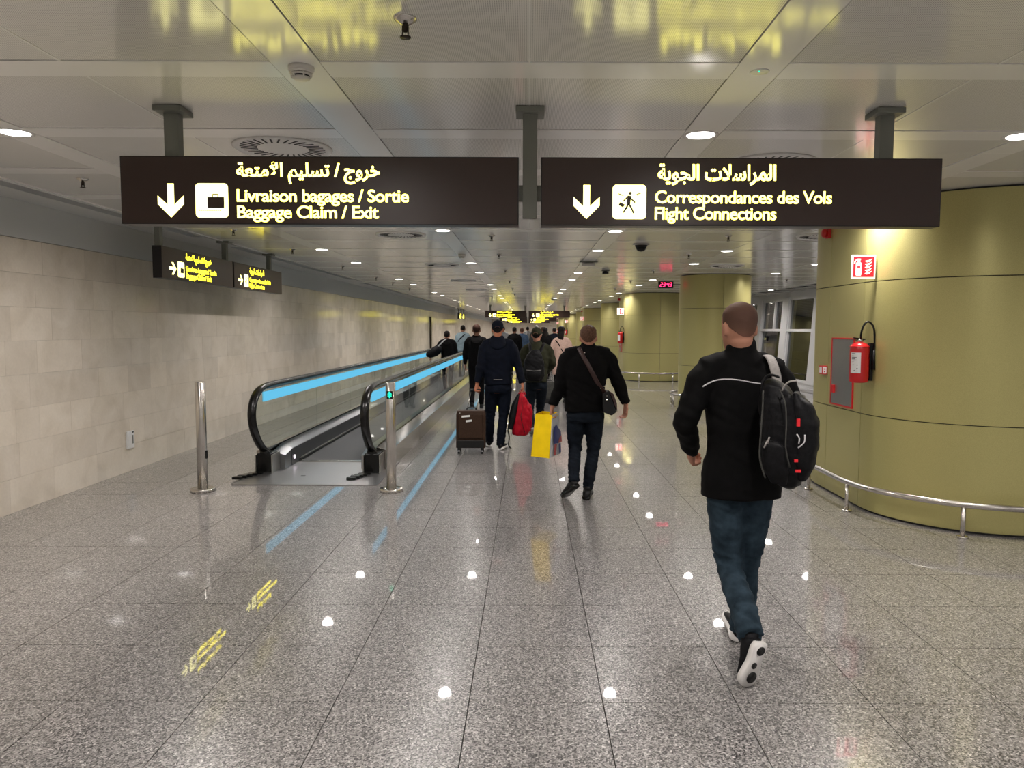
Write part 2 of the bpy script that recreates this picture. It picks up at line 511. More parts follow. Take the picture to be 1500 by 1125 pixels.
yb = 2.7; wi = 0
while yb + 2.64 < 54.5:
    wi += 1
    w = empty('window_%d' % wi, (7.9, yb + 1.3, 0), kind='structure')
    q = MB(); slab(q, yb - .28, yb + .28, .12, 2.65, -.06, .2); q.build('mullion', M['frame'], w)
    q = MB(); slab(q, yb + .28, yb + 2.36, 1.60, 1.68, -.05, .1); q.build('transom', M['frame'], w)
    q = MB(); slab(q, yb + .28, yb + 2.36, .13, .20, -.05, .1); q.build('sill', M['frame'], w)
    q = MB(); slab(q, yb + .28, yb + 2.36, 2.56, 2.64, -.03, .1); q.build('head_rail', M['frame'], w)
    for yy in (yb + .28, yb + 2.29):
        q = MB(); slab(q, yy, yy + .07, .20, 2.56, -.03, .1); q.build('sash_stile', M['frame'], w)
    if wi % 2 == 1:
        q = MB(); slab(q, yb + 1.05, yb + 1.13, 1.68, 2.56, -.03, .1); q.build('sash_stile', M['frame'], w)
        pan = [(yb + .35, yb + 1.05, 1.68, 2.56), (yb + 1.13, yb + 2.29, 1.68, 2.56), (yb + .35, yb + 2.29, .20, 1.60)]
    else:
        pan = [(yb + .35, yb + 2.29, 1.68, 2.56), (yb + .35, yb + 2.29, .20, 1.60)]
    for a, b, c, d in pan:
        q = MB(); slab(q, a, b, c, d, .03, .042); q.build('pane', M['wglass'], w)
    yb += 2.64
# the dark apron outside
tag(MB().box(8.4, 120, -40, 160, -3.0, -2.9).build('ground', mat('tarmac', (.03, .03, .032), .8)), kind='structure')

# skirting between rail and column none; tall dark trim on the stone wall far down the hall
tag(MB().box(XL, XL + .05, 35.6, 36.0, 0, 2.2).build('trim_1', M['bronze']), kind='structure')

# ------------------------------------------------------------------ olive columns
def outline(cx, yf, yb_, r, n=14):
    """closed plan: points with outward normals, starting at the rear of the corridor side, going forward"""
    pts = []
    if yb_ > yf:
        for i in range(5): pts.append(((cx - r, yb_ + (yf - yb_) * i / 5), (-1, 0)))
    for i in range(2 * n):
        a = PI + PI * i / (2 * n)
        pts.append(((cx + r * math.cos(a), yf + r * math.sin(a)), (math.cos(a), math.sin(a))))
    if yb_ > yf:
        for i in range(5): pts.append(((cx + r, yf + (yb_ - yf) * i / 5), (1, 0)))
    for i in range(2 * n):
        a = PI * i / (2 * n)
        pts.append(((cx + r * math.cos(a), yb_ + r * math.sin(a)), (math.cos(a), math.sin(a))))
    return pts

def column(name, cx, yf, yb_, r, seams, label):
    root = empty(name, (cx, (yf + yb_) / 2, 0), label, 'column', 'olive metal clad columns')
    P_ = outline(cx, yf, yb_, r, 16)
    n = len(P_)
    core = MB()
    core.loft([[(p[0] - q[0] * .02, p[1] - q[1] * .02, z) for p, q in P_] for z in (0, H + .08)], smooth=False)
    core.build('core', M['dark'], root)
    for (z0, z1) in ((.02, .888), (.896, 2.10), (2.108, H - .012)):
        for a, b in zip(seams, seams[1:] + [seams[0] + n]):
            mb = MB(); rings = []
            for k in range(a, b + 1):
                p, q = P_[k % n]
                e = .0035 if k == a else (-.0035 if k == b else 0)
                tx, ty = -q[1], q[0]
                px_, py_ = p[0] + tx * e, p[1] + ty * e
                rings.append([(px_ - q[0] * .015, py_ - q[1] * .015, z0), (px_, py_, z0), (px_, py_, z1), (px_ - q[0] * .015, py_ - q[1] * .015, z1)])
            mb.loft(rings, True, False, smooth=False)
            o = mb.build('column_panel', M['olive'], root)
            for pl in o.data.polygons: pl.use_smooth = abs(pl.normal.z) < .5
            o.data.set_sharp_from_angle(angle=R(25))
    return root

def rail(cx, yf, yb_, r, z, label, grp, posts):
    root = empty('guard_rail', (cx, (yf + yb_) / 2, 0), label, 'guard rail', grp)
    P_ = outline(cx, yf, yb_, r + .165, 14)
    MB().tube([(p[0], p[1], z) for p, q in P_], .027, 10, closed=True, side=(0, 0, 1)).build('rail', M['chrome'], root)
    n = len(P_)
    for k in posts:
        p, q = P_[int(k) % n]
        b = MB().lathe((p[0], p[1], 0), [(.019, .0), (.019, z - .02)], 12)
        o = b.build('post', M['chrome'], root)
        MB().lathe((p[0], p[1], 0), [(.045, 0), (.045, .012), (.03, .018)], 16).build('flange', M['chrome'], o)
    return root

big_y = [7.05 + 18 * i for i in range(5)]
ordw = ['first', 'second', 'third', 'fourth', 'fifth', 'sixth', 'seventh', 'eighth', 'ninth', 'tenth', 'eleventh', 'twelfth', 'thirteenth', 'fourteenth', 'fifteenth', 'sixteenth']
BIG = []
for i, yf in enumerate(big_y):
    if i == 0: lb = 'huge olive gold column with rounded front, cut off by the edge of the picture'
    elif i == 1: lb = 'wide olive gold column beyond the round one, red clock beside its top'
    else: lb = 'wide olive gold column with extinguisher, %s wide one down the corridor' % ordw[i]
    c = column('clad_column', 4.15, yf, yf + 1.0, 1.05, [1, 5, 21, 37, 42, 58], lb)
    BIG.append(c)
    rail(4.15, yf, yf + 1.0, 1.05, .27, ('chrome guard rail curving round the huge olive column with the red cabinet' if i == 0 else 'low chrome guard rail round the %s wide olive column down the corridor' % ordw[i]),
         'chrome guard rails round the columns', [1, 6, 14, 22, 30, 38, 46, 54, 62])
for i in range(5):
    yc = 16.5 + 18 * i
    lb = 'slim round olive column between two wide ones, in front of the windows' if i == 0 else 'slim round olive column, %s slim one down the corridor' % ordw[i]
    column('round_column', 4.02, yc, yc, .75, [0, 16, 32, 48], lb)
    rail(4.02, yc, yc, .75, .27, ('low chrome guard rail round the slim olive column beside the walking man' if i == 0 else 'low chrome guard rail round the %s slim olive column down the corridor' % ordw[i]),
         'chrome guard rails round the columns', [2, 9, 17, 26, 35, 44, 52])
# ------------------------------------------------------------------ downlights
dl = empty('downlight', (0, 0, H))
MB().lathe((0, 0, 0), [(.082, -.001), (.098, -.006), (.104, -.001), (.104, .002)], 28).build('trim_ring', M['trimw'], dl, False)
MB().lathe((0, 0, 0), [(.002, -.0035), (.080, -.0035), (.080, .001), (.002, .001)], 28, False).build('diffuser', M['disc'], dl, False)
lamp = bpy.data.lights.new('downlight_lamp', 'SPOT')
lamp.energy = LAMP_W; lamp.color = (1.0, .94, .905); lamp.spot_size = R(168); lamp.spot_blend = .9; lamp.shadow_soft_size = .07
dkids = kid_map(dl)
rows = {-3.03: (0, 1), -1.01: (1, 2), 1.01: (0, 2), 3.03: (0, 1), 5.05: (1, 2), 7.07: (0, 2)}
rname = {-3.03: 'row over the moving walkway', -1.01: 'row between walkway and ceiling centre', 1.01: 'row over the open floor', 3.03: 'row in line with the column faces', 5.05: 'row above the column line', 7.07: 'row by the windows'}
first = True
for bx, ok in rows.items():
    cnt = 0
    for n in range(-4, 42):
        y = YB + 2.22 * n
        if n % 3 not in ok or y > Y1 - 2 or y < Y0 + .3: continue
        hit = False
        for yf in big_y:
            if bx == 5.05 and yf - 1.2 < y < yf + 2.2: hit = True
        if bx in (5.05, 3.03) and any(abs(y - (16.5 + 18 * i)) < .9 for i in range(5)) and bx == 5.05: hit = hit
        if hit: continue
        o = dl if first else copy_tree(dl, kids=dkids)
        first = False
        o.location = (bx if bx != 3.03 else 2.90, y, H)
        if y > 3: cnt += 1
        if y <= 3: lb, g = 'round white ceiling downlight above and behind the viewer, outside the view', 'downlights behind the viewer'
        elif cnt <= 12: lb, g = 'lit round ceiling downlight, %s along the %s' % (ordw[cnt - 1], rname[bx]), 'ceiling downlights'
        else: lb, g = 'tiny distant lit downlight far down the %s' % rname[bx], 'distant downlights, ' + rname[bx]
        tag(o, lb, 'downlight', g)
        if True:
            lo = bpy.data.objects.new('lamp', lamp); COL.objects.link(lo); lo.parent = o; lo.location = (0, 0, -.012)

# ------------------------------------------------------------------ air diffusers
df = empty('air_diffuser', (0, 0, H))
MB().lathe((0, 0, 0), [(.27, -.004), (.295, -.016), (.305, -.006), (.305, .003)], 40).build('outer_ring', M['trimw'], df, False)
MB().lathe((0, 0, 0), [(.002, -.005), (.275, -.005), (.275, .002), (.002, .002)], 40, False).build('face_plate', M['trimw'], df, False)
for k in range(30):
    a = 2 * PI * k / 30
    q = MB().bar((math.cos(a) * .16, math.sin(a) * .16, -.0065), (math.cos(a + .12) * .26, math.sin(a + .12) * .26, -.0065), .010, .003)
    q.build('slot', M['dark'], df, False)
fk = kid_map(df); first = True
for bx, ys_, nm in ((-1.565, [4.93, 9.4, 13.85, 18.3, 22.7, 27.2], 'over the walkway side'), (1.66, [5.33], 'over the open floor'), (3.585, [4.93, 9.4, 13.85], 'near the columns')):
    for i, y in enumerate(ys_):
        o = df if first else copy_tree(df, kids=fk); first = False
        o.location = (bx, y, H)
        tag(o, 'round swirl air diffuser with radial slots %s, %s from the viewer' % (nm, ordw[i]) if len(ys_) > 1 else 'round swirl air diffuser peeking above the flight connections sign', 'air diffuser', 'ceiling air diffusers')

# ------------------------------------------------------------------ sprinklers
sp = empty('sprinkler', (0, 0, H))
MB().lathe((0, 0, 0), [(.012, -.018), (.022, -.012), (.034, -.004), (.036, .002)], 20).build('escutcheon', M['chrome'], sp, False)
q = MB().lathe((0, 0, 0), [(.006, -.04), (.008, -.03), (.007, 0)], 10)
q.box(-.010, -.007, -.003, .003, -.05, -.02).box(.007, .010, -.003, .003, -.05, -.02)
q.build('body', M['bronze'], sp, False)
MB().lathe((0, 0, 0), [(.016, -.056), (.017, -.053), (.004, -.050)], 16).build('deflector', M['bronze'], sp, False)
sk = kid_map(sp); first = True
for bx, ys_, nm in ((-.46, [2.90, 9.47, 11.8, 15.0, 18.4, 21.8, 25.2], 'by the ceiling centre seam'), (-3.45, [5.97, 8.98, 11.2, 14.2, 17.3, 19.4, 22.1], 'over the moving walkway'), (2.44, [9.4, 11.7, 15.0, 18.3, 21.6], 'short of the column line'), (5.9, [13.0, 17.5], 'by the windows')):
    for i, y in enumerate(ys_):
        o = sp if first else copy_tree(sp, kids=sk); first = False
        o.location = (bx, y, H + .002)
        o.scale = (1.25, 1.25, 1.25)
        tag(o, 'small bronze sprinkler head %s, %s in its row' % (nm, ordw[i]), 'sprinkler', 'ceiling sprinklers')

# smoke detectors
def smoke(x, y, label):
    o = empty('smoke_detector', (x, y, H), label, 'smoke detector')
    MB().lathe((x, y, H), [(.052, -.022), (.056, -.018), (.056, .002)], 28).build('base', M['sensor'], o)
    MB().lathe((x, y, H), [(.010, -.062), (.030, -.056), (.040, -.046)], 28).build('cap', M['sensor'], o)
    MB().lathe((x, y, H), [(.036, -.046), (.036, -.022)], 20).build('chamber', M['black'], o)
    MB().lathe((x, y, H), [(.046, -.038), (.048, -.035), (.046, -.032)], 28).build('ring', M['sensor'], o)
    MB().lathe((x, y, H), [(.050, -.028), (.052, -.0255), (.052, -.022)], 28).build('ring', M['sensor'], o)
    for k in range(6):
        a = k * PI / 3
        MB().box(x + .043 * math.cos(a) - .003, x + .043 * math.cos(a) + .003, y + .043 * math.sin(a) - .003, y + .043 * math.sin(a) + .003, H - .048, H - .02).build('rib', M['sensor'], o)
    return o
smoke(-1.0, 3.42, 'white dome smoke detector on the ceiling above the baggage claim sign')
smoke(-1.04, 11.9, 'small white smoke detector beside a downlight beyond the baggage claim sign')
o = empty('ceiling_sensor', (1.02, 3.46, H), 'small round recessed ceiling sensor with a tiny green light', 'sensor')
MB().lathe((1.02, 3.46, H), [(.034, -.002), (.040, -.005), (.043, .001)], 28).build('ring', M['trimw'], o)
MB().lathe((1.02, 3.46, H), [(.002, -.001), (.034, -.001), (.034, .0)], 24, False).build('lens_recess', M['steel'], o)
MB().ball((1.015, 3.45, H - .002), .004, 8, 6).build('indicator_light', M['greenled'], o)
# dome camera and small ceiling boxes
o = empty('dome_camera', (1.52, 10.4, H), 'black dome security camera on the ceiling beyond the flight connections sign', 'security camera')
MB().lathe((1.52, 10.4, H), [(.105, -.012), (.11, -.008), (.11, .002)], 28).build('mount_ring', M['steel'], o)
MB().lathe((1.52, 10.4, H), [(.075, -.04), (.085, -.02), (.085, -.01)], 28).build('housing', M['black'], o)
MB().lathe((1.52, 10.4, H), [(.006, -.098), (.035, -.092), (.060, -.072), (.070, -.04)], 28).build('dome', M['black'], o)
def ceilbox(x, y, w, label):
    o = empty('ceiling_box', (x, y, H), label, 'ceiling device')
    MB().box(x - w * .5, x + w * .5, y - .10, y + .10, H - .018, H - .001).build('mount_plate', M['post'], o)
    MB().box(x - w * .36, x + w * .36, y - .07, y + .07, H - .072, H - .028).build('housing', M['sensor'] if w > .2 else M['black'], o, bevel=.004)
    MB().box(x - w * .2, x + w * .2, y - .04, y + .04, H - .03, H - .015).build('stem', M['dark'], o)
ceilbox(1.02, 13.1, .30, 'grey ceiling box on a dark plate beside the open floor downlights')
ceilbox(1.50, 15.0, .15, 'small black ceiling box beyond the dome camera')
ceilbox(.98, 29.5, .24, 'little dark ceiling box far down the hall over the open floor')

# ------------------------------------------------------------------ writing
def text_obj(s, x0, x1, base, cap, m, parent, fn, name='lettering', bold=.02, arabic=False, top=None):
    c = bpy.data.curves.new('t', 'FONT'); c.body = s; c.size = 1; c.offset = bold; c.resolution_u = 3
    c.space_character = .94 if not arabic else 1.0
    o = bpy.data.objects.new('t', c); COL.objects.link(o)
    dg = bpy.context.evaluated_depsgraph_get()
    me = bpy.data.meshes.new_from_object(o.evaluated_get(dg))
    bpy.data.objects.remove(o)
    xs = [v.co.x for v in me.vertices]; ys = [v.co.y for v in me.vertices]
    ax, bx_ = min(xs), max(xs); ay, by = min(ys), max(ys)
    for v in me.vertices:
        x = x0 + (v.co.x - ax) / (bx_ - ax) * (x1 - x0)
        z = (base + (v.co.y - ay) / (by - ay) * (top - base)) if arabic else base + v.co.y * cap / .727
        v.co = fn(x, z)
    me.materials.clear(); me.materials.append(m)
    return link(name, me, parent, False)

AR1 = '\uFE94\uFECC\uFE98\uFEE3\uFEFB\uFE8D \uFEE2\uFEF4\uFEE0\uFEB4\uFE97 / \uFE9D\uFEED\uFEAE\uFEA7'
AR2 = '\uFE94\uFEF3\uFEEE\uFEA0\uFEDF\uFE8D \uFE95\uFEFC\uFEB3\uFE8D\uFEAE\uFEE4\uFEDF\uFE8D'

def rrect(x0, x1, z0, z1, r, n=5):
    out = []
    for cx, cz, a0 in ((x1 - r, z1 - r, 0), (x0 + r, z1 - r, 90), (x0 + r, z0 + r, 180), (x1 - r, z0 + r, 270)):
        for i in range(n + 1):
            a = R(a0 + 90 * i / n)
            out.append((cx + r * math.cos(a), cz + r * math.sin(a)))
    return out

def hanging_sign(which, W_, posts, label, group, arrow='down', gm=None, zdrop=(.252, .602), small=False, cat='sign'):
    """front face in the plane y = 0 of its own frame, looking towards -y; x runs 0..W_, the ceiling is z = 0"""
    gm = gm or M['glyph']
    gw = M['glyphw']
    root = empty('hanging_sign', (0, 0, 0), label, cat, group)
    zt, zb = -zdrop[0], -zdrop[1]
    h = zt - zb
    MB().box(0, W_, .0, .10, zb, zt).build('housing', M['signedge'], root, False, bevel=.002)
    MB().box(.006, W_ - .006, -.002, .001, zb + .006, zt - .006).build('face_panel', M['sign'], root, False)
    MB().box(.006, W_ - .006, .099, .102, zb + .006, zt - .006).build('rear_panel', M['sign'], root, False)
    for p in posts:
        o = MB().box(p - .038, p + .038, .02, .08, zt, -.012).build('post', M['post'], root, False, bevel=.003)
        MB().box(p - .072, p + .072, -.03, .13, -.028, 0).build('ceiling_plate', M['post'], o, False, bevel=.003)
    D = -.0035
    fx = lambda a: a * W_
    fz = lambda b: zt - b * h
    lay = dict(b=((.292, .652), (.292, .724), (.292, .648), .126, (.188, .270)), f=((.291, .586), (.285, .727), (.285, .589), .114, (.179, .263)))[which]
    fn = lambda x, z: (x, D, z)
    text_obj(AR1 if which == 'b' else AR2, fx(lay[0][0]), fx(lay[0][1]), fz(.41), 0, gm, root, fn, bold=.028, arabic=True, top=fz(.09))
    if which == 'b': text_obj('\uFE80', fx(.378), fx(.392), fz(.155), 0, gm, root, fn, bold=.02, arabic=True, top=fz(.085))
    text_obj('Livraison bagages / Sortie' if which == 'b' else 'Correspondances des Vols', fx(lay[1][0]), fx(lay[1][1]), fz(.665), .186 * h, gm, root, fn, bold=.017)
    text_obj('Baggage Claim / Exit' if which == 'b' else 'Flight Connections', fx(lay[2][0]), fx(lay[2][1]), fz(.905), .186 * h, gm, root, fn, bold=.017)
    # arrow
    ax_, s = fx(lay[3]), h
    poly = [(-.05, .25), (.05, .25), (.05, -.06), (.195, .075), (.195, -.055), (0, -.25), (-.195, -.055), (-.195, .075), (-.05, -.06)]
    cz = fz(.655)
    if arrow == 'right': poly = [(-b, a) for a, b in poly]
    pts = [(ax_ + a * s, cz + b * s) for a, b in poly]
    MB().add([(x, D, z) for x, z in pts[0:3] + [pts[8]]] + [(x, D, z) for x, z in pts[2:9]], [(0, 1, 2, 3), (4, 5, 6, 7), (4, 7, 8, 9, 10)] if False else [(0, 1, 2, 3), (4, 5, 6, 7), (4, 7, 10), (7, 8, 9, 10)]).build('arrow', gw, root, False)
    # pictogram square
    px0, px1 = fx(lay[4][0]), fx(lay[4][1]); pz0, pz1 = fz(.905), fz(.40)
    pic = MB().prism(rrect(px0, px1, pz0, pz1, .02), lambda a, b, t_: (a, D + t_, b), .0012).build('pictogram', gw, root, False)
    w_, hh = px1 - px0, pz1 - pz0
    g = lambda a, b: (px0 + a * w_, D - .0012, pz0 + b * hh)
    bm_ = MB()
    def quad(a0, a1, b0, b1): bm_.add([g(a0, b0), g(a1, b0), g(a1, b1), g(a0, b1)], [(0, 1, 2, 3)])
    def stroke(p, q, wd):
        p, q = Vector(p), Vector(q); d = (q - p).normalized(); n_ = Vector((-d.y, d.x)) * wd / 2
        bm_.add([g(*(p + n_)), g(*(q + n_)), g(*(q - n_)), g(*(p - n_))], [(0, 1, 2, 3)])
    if which == 'b':
        quad(.37, .88, .28, .60)
        stroke((.53, .60), (.53, .68), .025); stroke((.69, .60), (.69, .68), .025); stroke((.53, .68), (.69, .68), .025)
        if not small:
            for k in range(12): quad(.11 + k * .057, .14 + k * .057, .20, .235)
    else:
        for k in range(10):
            a0, a1 = 2 * PI * k / 10, 2 * PI * (k + 1) / 10
            bm_.add([g(.52, .75), g(.52 + .045 * math.cos(a0), .75 + .045 * math.sin(a0)), g(.52 + .045 * math.cos(a1), .75 + .045 * math.sin(a1))], [(0, 1, 2)])
        stroke((.50, .68), (.47, .44), .11)
        stroke((.46, .66), (.32, .52), .04); stroke((.52, .62), (.67, .48), .04)
        stroke((.47, .45), (.40, .30), .055); stroke((.40, .31), (.32, .19), .045)
        stroke((.48, .45), (.56, .32), .055); stroke((.56, .33), (.63, .17), .045)
        stroke((.20, .45), (.34, .38), .10)
        stroke((.16, .74), (.32, .68), .025); stroke((.24, .78), (.24, .68), .018)
        stroke((.68, .70), (.84, .76), .025); stroke((.74, .68), (.76, .78), .018)
    bm_.build('symbol', M['sign'], pic, False, fix=False)
    return root

s1 = hanging_sign('b', 2.073, [.262], 'big dark brown hanging sign with glowing letters reading Livraison bagages / Sortie, Baggage Claim / Exit', None)
s1.location = (-2.127, 4.02, H)
s2 = hanging_sign('f', 2.085, [1.80], 'big dark brown hanging sign with glowing letters reading Correspondances des Vols, Flight Connections', None)
s2.location = (.062, 4.02, H)
o = empty('sign_post', (.004, 4.07, H), 'grey hanging post with crossbar between the two big signs', 'post')
MB().box(-.034, .042, 4.04, 4.10, H - .56, H - .012).build('shaft', M['post'], o, bevel=.003)
MB().box(-.070, .078, 3.99, 4.15, H - .028, H).build('ceiling_plate', M['post'], o, bevel=.003)
MB().box(-.0535, .0615, 4.055, 4.095, H - .47, H - .39).build('crossbar', M['post'], o)

# the pair parallel to the stone wall
s3 = hanging_sign('b', 2.0, [.05, 1.87], 'smaller looking brown sign by the stone wall, baggage symbol and arrow, nearer of the pair', 'hanging signs by the stone wall', 'right', M['glyphy'])
s3.location = (-4.0, 8.35, H); s3.rotation_euler = (0, 0, PI / 2)
s4 = hanging_sign('f', 2.0, [1.55], 'brown sign by the stone wall reading flight connections, farther of the pair', 'hanging signs by the stone wall', 'right', M['glyphy'])
s4.location = (-4.0, 10.39, H); s4.rotation_euler = (0, 0, PI / 2)
# repeats far down the hall
fb = hanging_sign('b', 2.073, [.262, 2.03], 'distant baggage claim sign hanging above the crowd, first beyond the big one', 'distant hanging signs', gm=M['glyphy'], small=True)
fb.location = (-2.2, 38.5, H)
ff = hanging_sign('f', 2.085, [1.80], 'distant flight connections sign hanging above the crowd, first beyond the big one', 'distant hanging signs', gm=M['glyphy'], small=True)
ff.location = (.0, 38.5, H)
kb, kf = kid_map(fb), kid_map(ff)
for j, y in enumerate((58.0, 76.0)):
    tag(copy_tree(fb, (-2.2, y, H), kids=kb), 'very distant baggage claim sign, %s beyond the big one' % ordw[j + 1])
    tag(copy_tree(ff, (0, y, H), kids=kf), 'very distant flight connections sign, %s beyond the big one' % ordw[j + 1])
k3, k4 = kid_map(s3), kid_map(s4)
tag(copy_tree(s3, (-4.0, 44.0, H), kids=k3), 'distant baggage claim sign seen edge on beside the stone wall')
tag(copy_tree(s4, (-4.0, 46.04, H), kids=k4), 'distant flight connections sign seen edge on beside the stone wall')

# ------------------------------------------------------------------ fire equipment on the wide columns
def fire_kit(yf, i):
    fx_ = 3.10
    where = ' on the huge olive column' if i == 0 else ' on the %s wide column down the corridor' % ordw[i]
    # sign standing out from the column
    o = empty('fire_sign', (2.99, yf - .2, 2.23), 'red and white fire extinguisher sign' + where, 'sign', 'fire extinguisher signs')
    y = yf - .2
    MB().box(2.885, 3.10, y, y + .012, 2.125, 2.335).build('plate', M['firewhite'], o, bevel=.002)
    MB().box(2.900, 3.085, y - .0012, y, 2.140, 2.320).build('red_field', M['firered'], o)
    q = MB()
    yy = y - .0024
    q.prism(rrect(2.922, 2.972, 2.152, 2.268, .008), lambda a, b, t_: (a, yy + t_, b), .0012)
    q.prism(rrect(2.934, 2.960, 2.265, 2.290, .004), lambda a, b, t_: (a, yy + t_, b), .0012)
    q.prism([(2.905, 2.262), (2.912, 2.285), (2.935, 2.302), (2.965, 2.302), (2.965, 2.29), (2.936, 2.289), (2.92, 2.275), (2.914, 2.26)], lambda a, b, t_: (a, yy + t_, b), .0012)
    for k in range(5):
        zc = 2.165 + k * .027
        q.prism([(3.00, zc + .008), (3.02, zc - .004), (3.045, zc + .002), (3.068, zc + .03), (3.055, zc + .026), (3.035, zc + .016), (3.02, zc + .014)], lambda a, b, t_: (a, yy + t_, b), .0012)
    q.build('symbol', M['firewhite'], o)
    MB().box(2.934, 2.962, yy - .001, yy, 2.222, 2.236).build('symbol_label', M['firered'], o)
    # extinguisher
    ex, ey, zb = 3.0, yf - .16, 1.19
    o = empty('fire_extinguisher', (ex, ey, zb), 'red fire extinguisher with black hose hanging' + where, 'fire extinguisher', 'fire extinguishers')
    MB().lathe((ex, ey, zb), [(.05, .0), (.078, .008), (.083, .02), (.080, .03), (.083, .04), (.083, .30), (.078, .335), (.055, .358), (.028, .368)], 28).build('cylinder', M['red'], o)
    MB().lathe((ex, ey, zb), [(.086, .325), (.086, .331)], 28).build('band', M['red'], o)
    MB().lathe((ex, ey, zb), [(.028, .366), (.028, .385), (.02, .40)], 16).build('valve', M['chrome'], o)
    q = MB().bar((ex - .06, ey, zb + .405), (ex + .045, ey, zb + .392), .022, .012)
    q.bar((ex - .055, ey, zb + .388), (ex + .03, ey, zb + .384), .02, .008)
    q.build('lever', M['black'], o)
    MB().tube(smoothpath([(ex, ey - .02, zb + .395), (ex - .01, ey - .045, zb + .45), (ex + .01, ey - .05, zb + .52), (ex + .05, ey - .05, zb + .55), (ex + .10, ey - .045, zb + .50), (ex + .115, ey - .04, zb + .38), (ex + .11, ey - .05, zb + .20)], 5), .009, 10).build('hose', M['rubber'], o)
    MB().tube([(ex + .112, ey - .045, zb + .30), (ex + .108, ey - .05, zb + .12)], [.011, .016], 10).build('nozzle', M['black'], o)
    MB().box(ex + .085, ex + .112, ey - .03, ey + .03, zb + .02, zb + .36).build('bracket', M['black'], o)
    a0 = PI + R(12); lab = []
    q = MB()
    ring = []
    for k in range(9):
        a = a0 + R(64) * k / 8
        ring.append([(ex + .0842 * math.cos(a), ey + .0842 * math.sin(a), zb + .09), (ex + .0842 * math.cos(a), ey + .0842 * math.sin(a), zb + .275)])
    q.add([p for r_ in ring for p in r_], [(2 * k, 2 * k + 2, 2 * k + 3, 2 * k + 1) for k in range(8)])
    lo = q.build('paper_label', M['label'], o)
    if i == 0:
        q = MB()
        for zz, k0, k1 in ((.262, 1, 4), (.24, 1, 3), (.228, 1, 5), (.216, 1, 4), (.204, 1, 5), (.185, 1, 3), (.16, 2, 3), (.16, 5, 6), (.13, 5, 6), (.11, 3, 4)):
            for k in range(k0 * 2, k1 * 2):
                a, b = a0 + R(64) * k / 16, a0 + R(64) * (k + .8) / 16
                q.add([(ex + .0848 * math.cos(a), ey + .0848 * math.sin(a), zb + zz), (ex + .0848 * math.cos(b), ey + .0848 * math.sin(b), zb + zz), (ex + .0848 * math.cos(b), ey + .0848 * math.sin(b), zb + zz + .006), (ex + .0848 * math.cos(a), ey + .0848 * math.sin(a), zb + zz + .006)], [(0, 1, 2, 3)])
        tag(q.build('label_print', M['black'], lo), kind='stuff')
    # hose cabinet in the flat side
    ca, cb, za, zc = yf + .17, yf + .70, .915, 1.59
    o = empty('hose_cabinet', (fx_, (ca + cb) / 2, za), 'grey metal hose cabinet door with red frame' + where, 'cabinet', 'hose cabinets')
    for (a, b, c, d) in ((ca, cb, za, za + .014), (ca, cb, zc - .014, zc), (ca, ca + .014, za + .014, zc - .014), (cb - .014, cb, za + .014, zc - .014)):
        MB().box(fx_ - .014, fx_ - .0005, a, b, c, d).build('frame', M['red'], o)
    d = MB().box(fx_ - .010, fx_ - .0006, ca + .016, cb - .016, za + .016, zc - .016).build('door', M['steel'], o)
    MB().box(fx_ - .028, fx_ - .010, cb - .11, cb - .05, za + .12, za + .20).build('latch', M['red'], d)
    # call point
    o = empty('call_point', (fx_, yf + .87, 1.25), 'small red fire alarm call point box' + where, 'call point', 'fire alarm call points')
    MB().box(fx_ - .05, fx_ - .0005, yf + .82, yf + .92, 1.205, 1.295).build('box', M['red'], o, bevel=.004)
    MB().box(fx_ - .053, fx_ - .050, yf + .84, yf + .90, 1.22, 1.28).build('glass_plate', M['white'], o)
    MB().box(fx_ - .045, fx_ - .010, yf + .8185, yf + .82, 1.215, 1.285).build('side_label', M['white'], o)
    q = MB().box(fx_ - .036, fx_ - .022, yf + .8165, yf + .8185, 1.255, 1.268).box(fx_ - .036, fx_ - .022, yf + .8165, yf + .8185, 1.228, 1.241)
    q.build('mark', M['red'], o)
    # sounder
    o = empty('alarm_sounder', (fx_, yf + .88, 2.66), 'dark red alarm sounder high' + where, 'alarm', 'alarm sounders')
    q = MB().box(fx_ - .03, fx_ - .0005, yf + .83, yf + .93, 2.61, 2.71); q.build('base', M['red'], o, bevel=.004)
    rings = []
    for dx, rr in ((.03, .042), (.06, .045), (.075, .035), (.08, .01)):
        rings.append([(fx_ - dx, yf + .88 + rr * math.cos(2 * PI * k / 20), 2.66 + rr * math.sin(2 * PI * k / 20)) for k in range(20)])
    MB().loft(rings).build('horn', M['red'], o)
for i, yf in enumerate(big_y): fire_kit(yf, i)

# ------------------------------------------------------------------ digital clock on the round column
o = empty('digital_clock', (2.95, 16.5, 2.61), 'black digital clock with glowing red digits 23:43 on an arm from the slim column', 'clock')
MB().box(2.795, 3.115, 16.46, 16.52, 2.545, 2.69).build('case', M['black'], o, bevel=.004)
MB().box(3.115, 3.29, 16.485, 16.50, 2.62, 2.63).build('arm', M['black'], o)
SEG = {'2': 'abged', '3': 'abgcd', '4': 'fgbc'}
def digit(mb, ch, x, z, w, h_):
    P7 = dict(a=((0, 1), (1, 1)), b=((1, 1), (1, .5)), c=((1, .5), (1, 0)), d=((0, 0), (1, 0)), e=((0, 0), (0, .5)), f=((0, .5), (0, 1)), g=((0, .5), (1, .5)))
    for s_ in SEG[ch]:
        (a, b), (c, d) = P7[s_]
        p = (x + a * w + b * h_ * .22, 16.457, z + b * h_); q_ = (x + c * w + d * h_ * .22, 16.457, z + d * h_)
        mb.bar(p, q_, .004, .013, up=(0, 1, 0) if False else (0, 0, 1) if abs(p[2] - q_[2]) < 1e-4 else (1, 0, 0))
q = MB()
